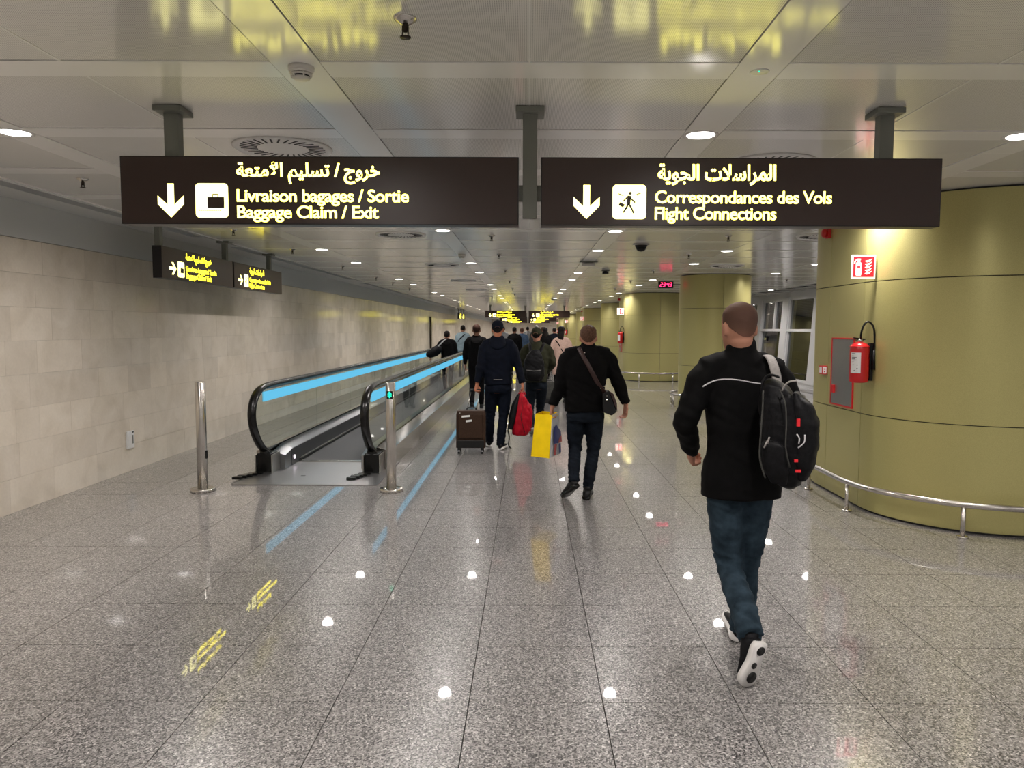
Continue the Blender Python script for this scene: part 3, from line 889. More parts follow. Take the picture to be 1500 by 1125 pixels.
for ch_, xx in (('2', 2.825), ('3', 2.885), ('4', 2.965), ('3', 3.025)): digit(q, ch_, xx, 2.58, .038, .078)
q.box(2.944, 2.953, 16.455, 16.459, 2.597, 2.607).box(2.952, 2.961, 16.455, 16.459, 2.632, 2.642)
q.build('digits', M['digit'], o)

# ------------------------------------------------------------------ wall outlet
o = empty('wall_socket', (XL, 8.72, .37), 'white wall socket plate low on the stone wall', 'socket')
MB().box(XL + .002, XL + .022, 8.65, 8.80, .27, .47).build('plate', M['white'], o, bevel=.003)
MB().box(XL + .022, XL + .026, 8.665, 8.745, .30, .415).build('socket', M['trimw'], o)
MB().box(XL + .022, XL + .025, 8.755, 8.785, .445, .46).build('switch', M['black'], o)
MB().box(XL + .022, XL + .025, 8.755, 8.775, .32, .42).build('label_strip', M['post'], o)

# ------------------------------------------------------------------ steel bollards
def bollard(x, y, label, green):
    o = empty('steel_bollard', (x, y, 0), label, 'bollard', 'steel bollards before the moving walkway')
    MB().lathe((x, y, 0), [(.050, .03), (.050, 1.115), (.047, 1.118)], 32).build('tube', M['chrome'], o)
    MB().lathe((x, y, 0), [(.122, .0), (.122, .030), (.118, .034), (.05, .034)], 32).build('base_flange', M['chrome'], o)
    if green:
        MB().box(x - .030, x + .030, y - .0530, y - .040, .955, 1.035).build('display', M['black'], o)
        q = MB(); yy = y - .0545
        q.bar((x, yy, .965), (x, yy, 1.028), .004, .012, up=(1, 0, 0)).bar((x - .018, yy, 1.0), (x, yy, 1.026), .003, .010, up=(1, 0, 0)).bar((x + .018, yy, 1.0), (x, yy, 1.026), .003, .010, up=(1, 0, 0))
        q.bar((x - .02, yy, .985), (x + .02, yy, .985), .004, .010)
        q.build('arrow_light', M['greenled'], o)
    else:
        MB().box(x + .040, x + .0515, y - .02, y + .02, .34, .42).build('sensor', M['black'], o)
bollard(-3.32, 7.66, 'brushed steel bollard without any light, in front of the stone wall', False)
bollard(-1.40, 7.69, 'brushed steel bollard with a green arrow light by the walkway handrail', True)

# ------------------------------------------------------------------ moving walkway
WL, WR, WE = -3.02, -1.79, 36.0
wk = empty('moving_walkway', (-2.41, 8.0, 0), 'long glass sided moving walkway with black handrails and glowing blue strips', 'moving walkway')
MB().box(-3.14, -1.60, 7.95, 9.40, .0005, .012).build('landing_plate', M['plate'], wk)
MB().box(-2.86, -1.965, 9.30, 9.42, .0125, .018).build('comb_plate', M['chrome'], wk)
MB().box(-2.55, -2.50, 8.42, 8.45, .0122, .0135).build('plate_lock', M['dark'], wk)
MB().box(-2.86, -1.965, 9.42, WE, .002, .010).build('belt', M['belt'], wk)
for sgn, hx, bx_ in ((-1, WL, -2.86), (1, WR, -1.965)):
    inn = -sgn          # direction to the belt
    # handrail with its curved end
    path = smoothpath([(hx, 8.72, .235), (hx, 8.50, .34), (hx, 8.32, .52), (hx, 8.25, .70), (hx, 8.31, .86), (hx, 8.48, .965), (hx, 8.75, 1.005), (hx, 9.3, 1.01)], 5) + [Vector((hx, y, 1.01)) for y in range(11, int(WE), 2)] + [Vector((hx, WE, 1.01))]
    MB().tube(path, [(.048, .032)] * len(path), 12, side=(1, 0, 0)).build('handrail', M['rubber'], wk)
    guide = [Vector((p.x, p.y + .0, p.z)) for p in path]
    # glass
    def inner(zmin):
        return [(8.70, .25), (8.52, .36), (8.355, .53), (8.29, .70), (8.345, .845), (8.50, .935), (8.76, .972)]
    pts = [(8.72, .25)] + inner(0)[1:] + [(10.78, .975), (10.78, .25)]
    q = MB().prism(pts, lambda a, b, t_: (hx - .006 + t_, a, b), .012); q.build('glass_panel', M['glass'], wk)
    y = 10.79
    while y < WE:
        e = min(y + 2.05, WE)
        MB().box(hx - .006, hx + .006, y, e - .008, .25, .975).build('glass_panel', M['glass'], wk)
        y = e
    MB().box(hx - .012, hx + .012, 8.75, WE, .962, .985).build('handrail_guide', M['deck'], wk)
    # glowing strip hung below the handrail
    y = 8.62
    while y < WE:
        e = min(y + 2.16, WE)
        MB().box(hx - .010, hx + .010, y, e - .003, .828, .938).build('light_strip', M['led'], wk)
        if sgn < 0: MB().box(hx - .013, hx - .0105, y, e - .003, .826, .940).build('strip_light_shield', M['deck'], wk)  # unseen sheet, added to keep the blue glow off the stone wall
        y = e
    # inner decking, skirt and bright line
    x0, x1 = bx_, hx + inn * .02
    q = MB()
    def sec(y_, zt_): return [(x0, y_, .0), (x0, y_, zt_), (x1, y_, zt_ + .055), (x1, y_, .0)]
    q.loft([sec(8.86, .17), sec(9.15, .215), sec(WE, .215)], smooth=False)
    q.build('inner_deck', M['deck'], wk)
    MB().box(min(x0, x0 + inn * .004), max(x0, x0 + inn * .004), 9.1, WE, .012, .208).build('skirt', M['skirt'], wk)
    MB().box(min(x0 + inn * .004, x0 + inn * .016), max(x0 + inn * .004, x0 + inn * .016), 9.42, WE, .045, .062).build('skirt_rail', M['chrome'], wk)
    MB().box(min(x0 + inn * .004, x0 + inn * .022), max(x0 + inn * .004, x0 + inn * .022), 9.40, WE, .018, .040).build('brush', M['black'], wk)
    # outer cladding
    ox = hx - inn * .17
    y = 8.84
    while y < WE:
        e = min(y + 2.4, WE)
        q = MB(); xi = hx - inn * .012
        q.loft([[(ox, yy, 0), (ox, yy, .23), (xi, yy, .272), (xi, yy, 0)] for yy in (y, e - .005)], smooth=False)
        q.build('outer_panel', M['clad'], wk)
        y = e
    # handrail inlet
    MB().box(hx - .085, hx + .085, 8.60, 8.83, .012, .235)  .build('inlet_cover', M['rubber'], wk, bevel=.012)
    MB().tube([(hx, 8.78, .16), (hx, 8.66, .215), (hx, 8.60, .27)], [(.075, .06), (.065, .045), (.05, .03)], 14, side=(1, 0, 0)).build('inlet_boot', M['rubber'], wk)
    for sd in (-1, 1):
        MB().box(hx + sd * .094 - .006, hx + sd * .094 + .006, 8.585, 8.86, .012, .22).build('inlet_frame', M['steel'], wk)
q = MB().lathe((0, 0, 0), [(.002, 0), (.021, 0), (.021, .006), (.002, .006)], 20)
q.v = [(-2.86 + .004 + z, 9.20 + x, .10 + y) for x, y, z in q.v]
q.build('entry_light', M['white_led'], wk)
# dust guards lying at the handrail ends
for hx, dx in ((WL, -.12), (WR, -.10)):
    o = empty('cable_cover', (hx - .03, 8.42, 0), ('crumpled black rubber flap on the landing plate by the stone wall side handrail' if hx == WL else 'crumpled black rubber flap on the landing plate behind the green arrow bollard'), 'rubber flap', 'rubber flaps at the handrail ends')
    q = MB(); rr = random.Random(5)
    for k in range(5):
        a = k / 4
        q.box(hx - .05 + dx * a - .045, hx - .05 + dx * a + .055, 8.57 - .075 * (k + 1), 8.57 - .075 * k - .012, .013, .028 + rr.uniform(.0, .018))
    q.build('flap', M['rubber'], o, bevel=.004)
# ------------------------------------------------------------------ people
def remeshed(mb, voxel, m, name, parent, smooth=6, folds=0, fold_sc=(7, 7, 20), seed=0, weight=None):
    me = mb.mesh(None, name)
    bm = bmesh.new(); bm.from_mesh(me); bmesh.ops.recalc_face_normals(bm, faces=bm.faces); bm.to_mesh(me); bm.free()
    o = bpy.data.objects.new('tmp', me); COL.objects.link(o)
    md = o.modifiers.new('r', 'REMESH'); md.mode = 'VOXEL'; md.voxel_size = voxel; md.use_smooth_shade = True
    if smooth:
        sm = o.modifiers.new('s', 'SMOOTH'); sm.factor = .5; sm.iterations = smooth
    dg = bpy.context.evaluated_depsgraph_get()
    out = bpy.data.meshes.new_from_object(o.evaluated_get(dg))
    bpy.data.objects.remove(o)
    if folds:
        out.update()
        nv = len(out.vertices)
        no = [v.normal.copy() for v in out.vertices]
        for i, v in enumerate(out.vertices):
            p = v.co
            q = Vector((p.x * fold_sc[0] + seed, p.y * fold_sc[1], p.z * fold_sc[2] + p.x * 6))
            d = abs(noise.noise(q)) * 1.6 - .5 + .5 * noise.noise(q * 2.3)
            w = weight(p) if weight else 1
            v.co = p + no[i] * folds * d * w
    out.materials.clear(); out.materials.append(m)
    for pl in out.polygons: pl.use_smooth = True
    return link(name, out, parent)

def sring(c, u, w, a, b, n=20, e=2.0):
    out = []
    for k in range(n):
        t_ = 2 * PI * k / n
        cs, sn = math.cos(t_), math.sin(t_)
        out.append(c + u * a * math.copysign(abs(cs) ** (2 / e), cs) + w * b * math.copysign(abs(sn) ** (2 / e), sn))
    return out

UP = Vector((0, 0, 1))
HEADP = [(.0, .020, .022, .062), (.02, .046, .050, .040), (.045, .058, .070, .024), (.08, .067, .084, .012), (.115, .072, .093, .004), (.15, .075, .098, -.002), (.185, .071, .092, -.005), (.21, .057, .073, -.006), (.226, .036, .046, -.006), (.234, .012, .016, -.006)]

def build_head(mb, top, k, yaw, tilt=0.0, face=True):
    """top: crown; k: size factor; returns a function local -> world (x side, y front, z from chin)"""
    f = Vector((-math.sin(yaw), math.cos(yaw), 0)); s_ = Vector((math.cos(yaw), math.sin(yaw), 0))
    up = (UP - f * -tilt).normalized(); up = (UP + f * tilt).normalized(); f2 = (f - up * f.dot(up)).normalized()
    org = top - up * .234 * k
    L = lambda x, y, z: org + s_ * x * k + f2 * y * k + up * z * k
    rings = [[L(a * math.cos(2 * PI * i / 20), off + b * math.sin(2 * PI * i / 20), z) for i in range(20)] for z, a, b, off in HEADP]
    mb.loft(rings)
    for sx in (-1, 1):
        rr = [[L(sx * (.068 + .019 * j), -.004 - .006 * j + .017 * (1 - .25 * j) * math.cos(2 * PI * i / 10), .108 + (.033 - .004 * j) * math.sin(2 * PI * i / 10)) for i in range(10)] for j in range(2)]
        mb.loft(rr)
    mb.loft([[L(w_ * math.cos(2 * PI * i / 8), y_ + .012 * math.sin(2 * PI * i / 8), z_) for i in range(8)] for w_, y_, z_ in ((.006, .090, .14), (.010, .100, .115), (.016, .106, .095), (.012, .098, .086))])
    mb.loft([[L(w_ * math.cos(2 * PI * i / 8), .084 + .008 * math.sin(2 * PI * i / 8), z_) for i in range(8)] for w_, z_ in ((.018, .052), (.024, .060), (.024, .066), (.016, .074))])
    return L

def build_hand(mb, w, d, n, k=1.0, curl=25, fine=True):
    """w wrist, d direction of the fingers, n palm normal (the side fingers close to)"""
    d = d.normalized(); n = (n - d * n.dot(d)).normalized(); s_ = d.cross(n)
    mb.tube([w - d * .03, w, w + d * .03 * k, w + d * .07 * k, w + d * .095 * k], [(.026 * k, .022 * k), (.028 * k, .020 * k), (.036 * k, .017 * k), (.041 * k, .015 * k), (.038 * k, .012 * k)], 12, side=s_)
    for i, (off, ln) in enumerate(((-.030, .066), (-.010, .078), (.010, .072), (.029, .058))):
        p = w + d * .088 * k + s_ * off * k
        pts = [p - d * .02 * k, p]; a = 0
        for seg in (.42, .33, .25):
            a += R(curl)
            p = p + (d * math.cos(a) + n * math.sin(a)) * ln * seg * k
            pts.append(p.copy())
        mb.tube(pts, [.0095 * k, .0098 * k, .0088 * k, .0080 * k, .0062 * k], 8)
    p = w + d * .025 * k - s_ * .030 * k
    t1 = (d * .7 - s_ * .55 + n * .45).normalized()
    mb.tube([w + d * .01 * k - s_ * .012 * k, p, p + t1 * .032 * k, p + (t1 + d * .3 + n * .2).normalized() * .056 * k], [.014 * k, .0135 * k, .011 * k, .0075 * k], 8)

def shoe(parent, heel, toe, ankle, k, m_up, m_sole, sole_pads=None):
    f = (toe - heel); L_ = f.length; f.normalize()
    up = ankle - heel - f * (ankle - heel).dot(f); up.normalize()
    s_ = f.cross(up)
    P = lambda x, y, z: heel + s_ * x * k + f * y * L_ + up * z * k
    rings = []
    for y, a, h in ((-.02, .020, .05), (.03, .036, .085), (.15, .040, .095), (.30, .041, .090), (.45, .042, .072), (.62, .047, .056), (.80, .048, .045), (.92, .038, .034), (.99, .014, .022)):
        rings.append([P(a * math.copysign(abs(math.cos(t_)) ** .8, math.cos(t_)), y, .02 + (h - .02) * (.5 + .5 * math.sin(t_))) for t_ in [2 * PI * i / 14 for i in range(14)]])
    up_mb = MB().loft(rings)
    up_mb.tube([P(0, .20, .07), ankle + (ankle - P(0, .2, .07)) * .1], [(.038 * k, .045 * k), (.036 * k, .042 * k)], 12, side=s_)
    o = up_mb.build('shoe', m_up, parent)
    srings = []
    for z in (0, .006, .026):
        ring = []
        outl = [(.0, -.02), (.030, .0), (.038, .1), (.036, .3), (.034, .42), (.044, .62), (.050, .76), (.044, .90), (.024, .99), (0, 1.01)]
        full = outl + [(-x, y) for x, y in outl[-2:0:-1]]
        for x, y in full: ring.append(P(x * (1.04 if z else .97), y, z))
        srings.append(ring)
    MB().loft(srings).build('sole', m_sole, o)
    if sole_pads:
        for (x0, y0, a, b) in ((.006, .78, .026, .13), (-.004, .50, .014, .07), (.004, .16, .022, .10)):
            MB().loft([[P(x0 + a * math.cos(t_), y0 + b * math.sin(t_), z) for t_ in [2 * PI * i / 16 for i in range(16)]] for z in (-.004, .002)]).build('tread_pad', sole_pads, o)
    return o

def figure(label, J, st, base):
    """J joints in the hall; st style"""
    vx = st.get('voxel', .02); g = st.get('girth', 1.0); k = st.get('k', 1.0)
    root = empty('person', base, label, 'person', st.get('group'))
    neck, chest, waist, hem = J['neck'], J['chest'], J['waist'], J['hem']
    shL, shR, hpL, hpR = J['shL'], J['shR'], J['hpL'], J['hpR']
    us = (shR - shL); us.z = 0; us.normalize(); uh = (hpR - hpL); uh.z = 0; uh.normalize()
    fs = UP.cross(us); fh = UP.cross(uh)
    yaw = J.get('yaw', math.atan2(us.y, us.x))
    skin = st['skin']
    # ---- body, one continuous surface
    b = MB()
    L = build_head(b, J['top'], k, yaw, J.get('tilt', 0))
    b.tube([neck - UP * .05, neck + UP * .02, L(0, -.015, .06), L(0, -.01, .10)], [.062 * k, .056 * k, .054 * k, .050 * k], 14)
    for c0, c1, r0, r1 in ((neck, chest, (.10, .06), (.15 * g, .10)), (chest, waist, (.15 * g, .10), (.13 * g, .09)), (waist, (hpL + hpR) / 2, (.13 * g, .09), (.14 * g, .10))):
        b.loft([sring(c0, us, fs, *r0), sring((c0 + c1) / 2, us, fs, (r0[0] + r1[0]) / 2, (r0[1] + r1[1]) / 2), sring(c1, uh, fh, *r1)])
    b.loft([sring((hpL + hpR) / 2 + UP * .1, uh, fh, .13, .09), sring((hpL + hpR) / 2 - UP * .05, uh, fh, .15, .10)])
    for sd, sh, el, wr, hp, kn, an in ((-1, shL, J['elL'], J['wrL'], hpL, J['knL'], J['anL']), (1, shR, J['elR'], J['wrR'], hpR, J['knR'], J['anR'])):
        b.tube([neck - UP * .03, sh], [.05, .05], 10)
        b.tube(smoothpath([sh, (sh + el) / 2, el, (el + wr) / 2, wr], 3), lerps([.048, .045, .038, .036, .026], 3), 12)
        b.tube(smoothpath([hp, (hp + kn) / 2, kn, (kn + an) / 2, an], 3), lerps([.075, .068, .05, .05, .034], 3), 12)
        hd = J.get('hdL' if sd < 0 else 'hdR', (wr - el).normalized())
        hn = J.get('hnL' if sd < 0 else 'hnR', us * -sd)
        build_hand(b, wr + hd * .012, hd, hn, k * st.get('hand', 1), J.get('clL' if sd < 0 else 'clR', 28))
    remeshed(b, min(vx, .007) if vx < .015 else vx * .6, skin, 'body', root, smooth=2)
    for sx in (-1, 1):
        if vx < .015:
            o = MB().ball(L(sx * .030, .086, .122), .011 * k).build('eye', M['eye'], root)
            MB().ball(L(sx * .030, .0945, .122), .005 * k).build('iris', M['iris'], o)
    if vx < .015: MB().tube([L(-.020, .0915, .063), L(0, .0945, .063), L(.020, .0915, .063)], .004 * k, 8).build('lips', M['lips'], root)
    # ---- hair
    hs = st.get('hair_style', 'short')
    if hs:
        q = MB(); rings = []
        ex = {'shaved': 1.018, 'short': 1.06, 'long': 1.12, 'bun': 1.10}[hs]
        low = {'shaved': .070, 'short': .062, 'long': .04, 'bun': .06}[hs]
        def rad(z):
            for (z0, a0, b0, o0), (z1, a1, b1, o1) in zip(HEADP, HEADP[1:]):
                if z <= z1:
                    t_ = (z - z0) / (z1 - z0); return a0 + (a1 - a0) * t_, b0 + (b1 - b0) * t_, o0 + (o1 - o0) * t_
            return HEADP[-1][1:]
        for i_ in range(13):
            tt = max(0, (i_ - 1) / 11); tuck = .90 if i_ == 0 else ex
            ring = []
            for i in range(32):
                an_ = 2 * PI * i / 32; c_, s_n = math.cos(an_), math.sin(an_)
                bk = max(0, -s_n)                       # 1 at the back of the head
                zm = low * bk ** 1.5 + (.128 if abs(s_n) < .2 or s_n < 0 else .128 + .065 * min(1, s_n * 1.4)) * (1 - bk ** 1.5)
                z = zm + (.2345 - zm) * (1 - (1 - tt) ** 1.25)
                a, b_, off = rad(z)
                ring.append(L(a * c_ * tuck, off + b_ * s_n * tuck, .10 + (z - .10) * (1 + (ex - 1) * .9 * min(1, max(0, (z - .12) / .08)))))
            rings.append(ring)
        q.loft(rings)
        if hs == 'long':
            q.loft([[L(w_ * math.cos(2 * PI * i / 16), y_ + d_ * math.sin(2 * PI * i / 16), z_) for i in range(16)] for w_, d_, y_, z_ in ((.05, .02, -.075, -.10), (.075, .032, -.072, -.05), (.082, .045, -.062, .02), (.078, .06, -.04, .10), (.06, .05, -.03, .18))])
        remeshed(q, vx * .5 if vx > .015 else .005, st['hair'], 'hair', root, smooth=1, folds=.004 if hs in ('short', 'long') else 0, fold_sc=(60, 60, 25))
    if st.get('cap'):
        q = MB(); rings = []
        for z, a, b_, off in [(.135, .083, .105, -.002)] + [(.15, .083, .106, -.002), (.18, .081, .103, -.004), (.21, .070, .088, -.006), (.232, .048, .060, -.006), (.244, .018, .022, -.006)]:
            rings.append([L(a * math.cos(2 * PI * i / 24), off + b_ * math.sin(2 * PI * i / 24), z - .008 * (math.sin(2 * PI * i / 24) < 0) * (z < .14)) for i in range(24)])
        q.loft(rings)
        o = q.build('cap', st['cap'], root)
        q = MB().loft([[L(w_ * c_, y_ + .0, z_ + dz) for c_, dz in ((-1, 0), (-.5, .010), (.5, .010), (1, 0), (.5, .004), (-.5, .004))] for w_, y_, z_ in ((.075, .08, .142), (.07, .13, .136), (.045, .165, .130))])
        q.build('peak', st['cap'], o)
        pts = [(.040 * math.cos(PI * i / 10), .030 * math.sin(PI * i / 10)) for i in range(11)]
        def onb(a, c_, t_): return L(a, -.002 - .1065 * math.sqrt(max(0, 1 - (a / .083) ** 2)) - .0015 + t_, .128 + c_)
        MB().prism(pts, onb, .002).build('cap_opening', st.get('opening', st['hair']), o)
        q = MB().tube([L(a, -.002 - .108 * math.sqrt(1 - (a / .083) ** 2), .133) for a in (-.045, -.022, 0, .022, .045)], (.003) , 8)
        q.build('cap_strap', st['cap'], o)
        q = MB().ball(L(0, -.006, .245), .006); q.build('cap_button', st['cap'], o)
    # ---- trousers
    t_mb = MB(); hc = (hpL + hpR) / 2
    lw = st.get('leg', 1.0)
    t_mb.loft([sring(hc + UP * .16, uh, fh, .150 * g, .105 * g), sring(hc + UP * .08, uh, fh, .165 * g, .120 * g), sring(hc, uh, fh, .172 * g, .128 * g, e=2.3), sring(hc - UP * .05, uh, fh, .160 * g, .115 * g, e=2.4)])
    for hp, kn, an in ((hpL, J['knL'], J['anL']), (hpR, J['knR'], J['anR'])):
        e = an - (kn - an).normalized() * .03
        t_mb.tube(smoothpath([hp + UP * .02, (hp + kn) / 2 + fh * .01, kn, (kn + an) / 2 - fh * .015, e], 4), lerps([.094 * lw, .085 * lw, .066 * lw, .064 * lw, .053 * lw * st.get('cuffw', 1)], 4), 16)
    kz = [J['knL'], J['knR'], J['anL'], J['anR'], hc]
    def tw(p): return .45 + 1.1 * max(math.exp(-((p - q_).length / .13) ** 2) for q_ in kz)
    remeshed(t_mb, vx, st['trousers'], 'trousers', root, smooth=4, folds=.010 if vx < .015 else .006, fold_sc=(9, 9, 24), seed=3, weight=tw)
    # ---- jacket
    j = MB(); jg = g * st.get('jg', 1.0)
    sd_ = st.get('shoulder', 1.0)
    prof = st.get('prof')
    hw = st.get('hemw', .178)
    rings = [sring(hem, uh, fh, hw * jg, .128 * jg, e=2.5), sring(hem.lerp(waist, .5), uh, fh, (hw - .002) * jg, .130 * jg, e=2.5), sring(waist, (us + uh).normalized(), (fs + fh).normalized(), .172 * jg, .125 * jg, e=2.5),
             sring(waist.lerp(chest, .5), us, fs, .180 * jg, .130 * jg, e=2.5), sring(chest, us, fs, .190 * jg, .134 * jg, e=2.5)]
    mid = (shL + shR) / 2
    rings += [sring(chest.lerp(neck, .45), us, fs, .178 * jg * sd_, .120 * jg, e=2.4), sring(chest.lerp(neck, .8), us, fs, .125 * jg, .090 * jg, e=2.2), sring(neck + UP * .01, us, fs, .078, .072, e=2)]
    j.loft(rings)
    al = st.get('arm', 1.0)
    for sh, el, wr in ((shL, J['elL'], J['wrL']), (shR, J['elR'], J['wrR'])):
        j.tube([neck - UP * .035, neck.lerp(sh, .55) + UP * .005, sh], [.055, .064, .074 * al], 14)
        e = wr - (wr - el).normalized() * .01
        j.tube(smoothpath([sh.lerp(neck, .2) - UP * .02, sh.lerp(el, .15), sh.lerp(el, .55), el, el.lerp(wr, .5), e], 4), lerps([.070 * al, .074 * al, .066 * al, .060 * al, .054 * al, .043 * al], 4), 16)
        if st.get('cuff'): j.tube([e - (wr - el).normalized() * .05, e - (wr - el).normalized() * .045, e], [.040 * al, .046 * al, .044 * al], 12)
    ch_ = st.get('collar', .05)
    j.tube([neck - UP * .02, neck + UP * ch_ * .5 + fs * .005, neck + UP * ch_ + fs * .012], [.078, .070 * k, .068 * k], 18)
    def jw(p):
        return .5 + .9 * max(math.exp(-((p - J[q_]).length / .12) ** 2) for q_ in ('elL', 'elR', 'wrL', 'wrR', 'waist'))
    jo = remeshed(j, vx, st['jacket'], st.get('jname', 'jacket'), root, smooth=4, folds=.010 if vx < .015 else .006, fold_sc=(6, 6, 13), seed=8, weight=jw)
    if st.get('hood'):
        q = MB()
        q.loft([sring(neck + UP * z_ - fs * y_, us, (fs + UP * .5).normalized(), a, b_, e=2.2) for z_, y_, a, b_ in ((-.14, .125, .035, .015), (-.11, .115, .10, .035), (-.06, .085, .125, .055), (-.01, .05, .120, .075), (.035, .02, .095, .075), (.05, .01, .075, .06))])
        remeshed(q, vx, st['jacket'], 'hood', root, smooth=5, folds=.006)
    # ---- shoes
    for s2, an in (('L', J['anL']), ('R', J['anR'])):
        shoe(root, J['he' + s2], J['to' + s2], an, k, st['shoe'], st['sole'], st.get('pads'))
    root['_'] = 0; del root['_']
    return root, jo, L

def bvh(o):
    me = o.data; off = wl(o)
    return BVHTree.FromPolygons([v.co + off for v in me.vertices], [tuple(p.vertices) for p in me.polygons])

def drape(tree, pts, lift=.004, side=-1):
    """follow the back (side -1) of a garment: pts are (x, z)"""
    out = []
    y = None
    for x, z in pts:
        h = tree.ray_cast(Vector((x, -60 if False else tree_y(tree) - 2, z)), Vector((0, 1, 0)))
        if h[0] is not None:
            y = h[0].y
            out.append(h[0] + Vector((0, -lift, 0)))
        elif y is not None:
            out.append(Vector((x, y + .02, z)))
    return out
_ty = {}
def tree_y(tree): return _ty.get(id(tree), 0)
def mk_tree(o, y):
    t_ = bvh(o); _ty[id(t_)] = y; return t_

def strap(name, m, parent, pts, w=.02, th=.004, side=None):
    pts = smoothpath(pts, 3)
    return MB().tube(pts, [(w, th)] * len(pts), 8, side=side).build(name, m, parent)

def walker(X, Y, Ht=1.76, ph=1, stride=1.0, arm=1.0, yaw=0.0):
    s = Ht / 1.78
    def P(x, y, z): return Vector((X + (x * math.cos(yaw) - y * math.sin(yaw)) * s, Y + (x * math.sin(yaw) + y * math.cos(yaw)) * s, z * s))
    J = dict(top=P(0, .02, 1.775), neck=P(0, 0, 1.50), chest=P(0, 0, 1.29), waist=P(0, 0, 1.08), hem=P(0, 0, .88),
             shL=P(-.185, 0, 1.435), shR=P(.185, 0, 1.435), hpL=P(-.09, 0, .92), hpR=P(.09, 0, .92))
    for nm, sx, lead in (('L', -1, ph > 0), ('R', 1, ph < 0)):
        q = stride
        if lead:
            J['kn' + nm] = P(sx * .095, .16 * q, .50); J['an' + nm] = P(sx * .09, .24 * q, .09); J['he' + nm] = P(sx * .09, .19 * q, 0.001); J['to' + nm] = P(sx * .10, .19 * q + .28, .02)
            J['el' + nm] = P(sx * .245, -.08 * arm, 1.16); J['wr' + nm] = P(sx * .26, -.10 * arm, .90)
        else:
            J['kn' + nm] = P(sx * .09, .04 * q, .49); J['an' + nm] = P(sx * .085, -.24 * q, .16); J['he' + nm] = P(sx * .085, -.30 * q, .10); J['to' + nm] = P(sx * .09, -.30 * q + .255, .002)
            J['el' + nm] = P(sx * .245, .03 * arm, 1.16); J['wr' + nm] = P(sx * .25, .17 * arm, .93)
    J['yaw'] = yaw
    return J

M['skin'] = cloth('skin', (.40, .195, .13), .08, 12, .55, bump=.05)
M['skin_dark'] = cloth('brown_skin', (.20, .10, .065), .08, 12, .5, bump=.05)
M['skin_hand'] = cloth('ruddy_skin', (.42, .17, .10), .08, 12, .55, bump=.05)
M['eye'] = mat('eye_white', (.75, .73, .7), .2); M['iris'] = mat('iris', (.06, .03, .015), .2); M['lips'] = mat('lips', (.35, .12, .09), .5)
M['stubble'] = cloth('shaved_hair', (.105, .066, .048), .3, 90, .75)
def stubble_fade(m, z0, z1):
    t = NT(m); g = t.n('ShaderNodeNewGeometry'); sp_ = t.n('ShaderNodeSeparateXYZ'); t.l(g.outputs['Position'], sp_.inputs[0])
    mr = t.n('ShaderNodeMapRange'); mr.inputs['From Min'].default_value = z0; mr.inputs['From Max'].default_value = z1; t.l(sp_.outputs[2], mr.inputs['Value'])
    r = t.ramp(mr.outputs[0], [(0, (.27, .13, .09)), (.6, (.11, .06, .043)), (1, (.085, .046, .034))])
    t.l(r.outputs[0], t.b.inputs['Base Color'])
stubble_fade(M['stubble'], 1.60, 1.72)
M['hair_brown'] = cloth('brown_hair', (.10, .052, .034), .4, 60, .6)
M['hair_auburn'] = cloth('auburn_hair', (.040, .019, .013), .4, 60, .7)
M['hair_dark'] = cloth('dark_hair', (.012, .009, .008), .4, 60, .5)
M['hair_grey'] = cloth('grey_hair', (.30, .29, .27), .3, 60, .7)
M['blackcloth'] = cloth('black_cloth', (.0032, .003, .0032), .3, 25, .95)
M['blackcloth2'] = cloth('black_softshell', (.0028, .0026, .0028), .3, 25, .85)
M['blackbag'] = cloth('black_nylon', (.007, .007, .008), .4, 60, .5)
M['jeans'] = cloth('blue_jeans', (.017, .030, .043), .35, 14, .9, (.024, .040, .055))
M['jeans_dark'] = cloth('dark_jeans', (.006, .009, .014), .35, 14, .85)
M['navy'] = cloth('navy_cloth', (.002, .0034, .0085), .3, 20, .8)
M['navy2'] = cloth('navy_trousers', (.003, .005, .011), .3, 20, .85)
M['olivecloth'] = cloth('olive_cloth', (.026, .027, .015), .3, 20, .85)
M['pink'] = cloth('pale_pink_wool', (.50, .345, .285), .12, 30, .9)
M['paleblue'] = cloth('pale_blue_cotton', (.24, .31, .34), .15, 20, .9)
M['bluecloth'] = cloth('blue_denim', (.045, .075, .13), .2, 20, .9)
M['greycloth'] = cloth('grey_cloth', (.055, .055, .05), .2, 20, .9)
M['browncloth'] = cloth('brown_cloth', (.075, .04, .026), .2, 20, .85)
M['ltgrey'] = cloth('pale_grey_cloth', (.30, .30, .30), .2, 20, .85)
M['pip'] = mat('reflective_piping', (.55, .53, .55), .4)
M['straphi'] = cloth('grey_webbing', (.30, .28, .27), .15, 90, .6)
M['leather'] = mat('brown_leather', (.030, .010, .008), .45)
M['shoewhite'] = mat('white_rubber', (.70, .68, .66), .5)
M['sole_grey'] = mat('grey_rubber', (.33, .31, .29), .7)

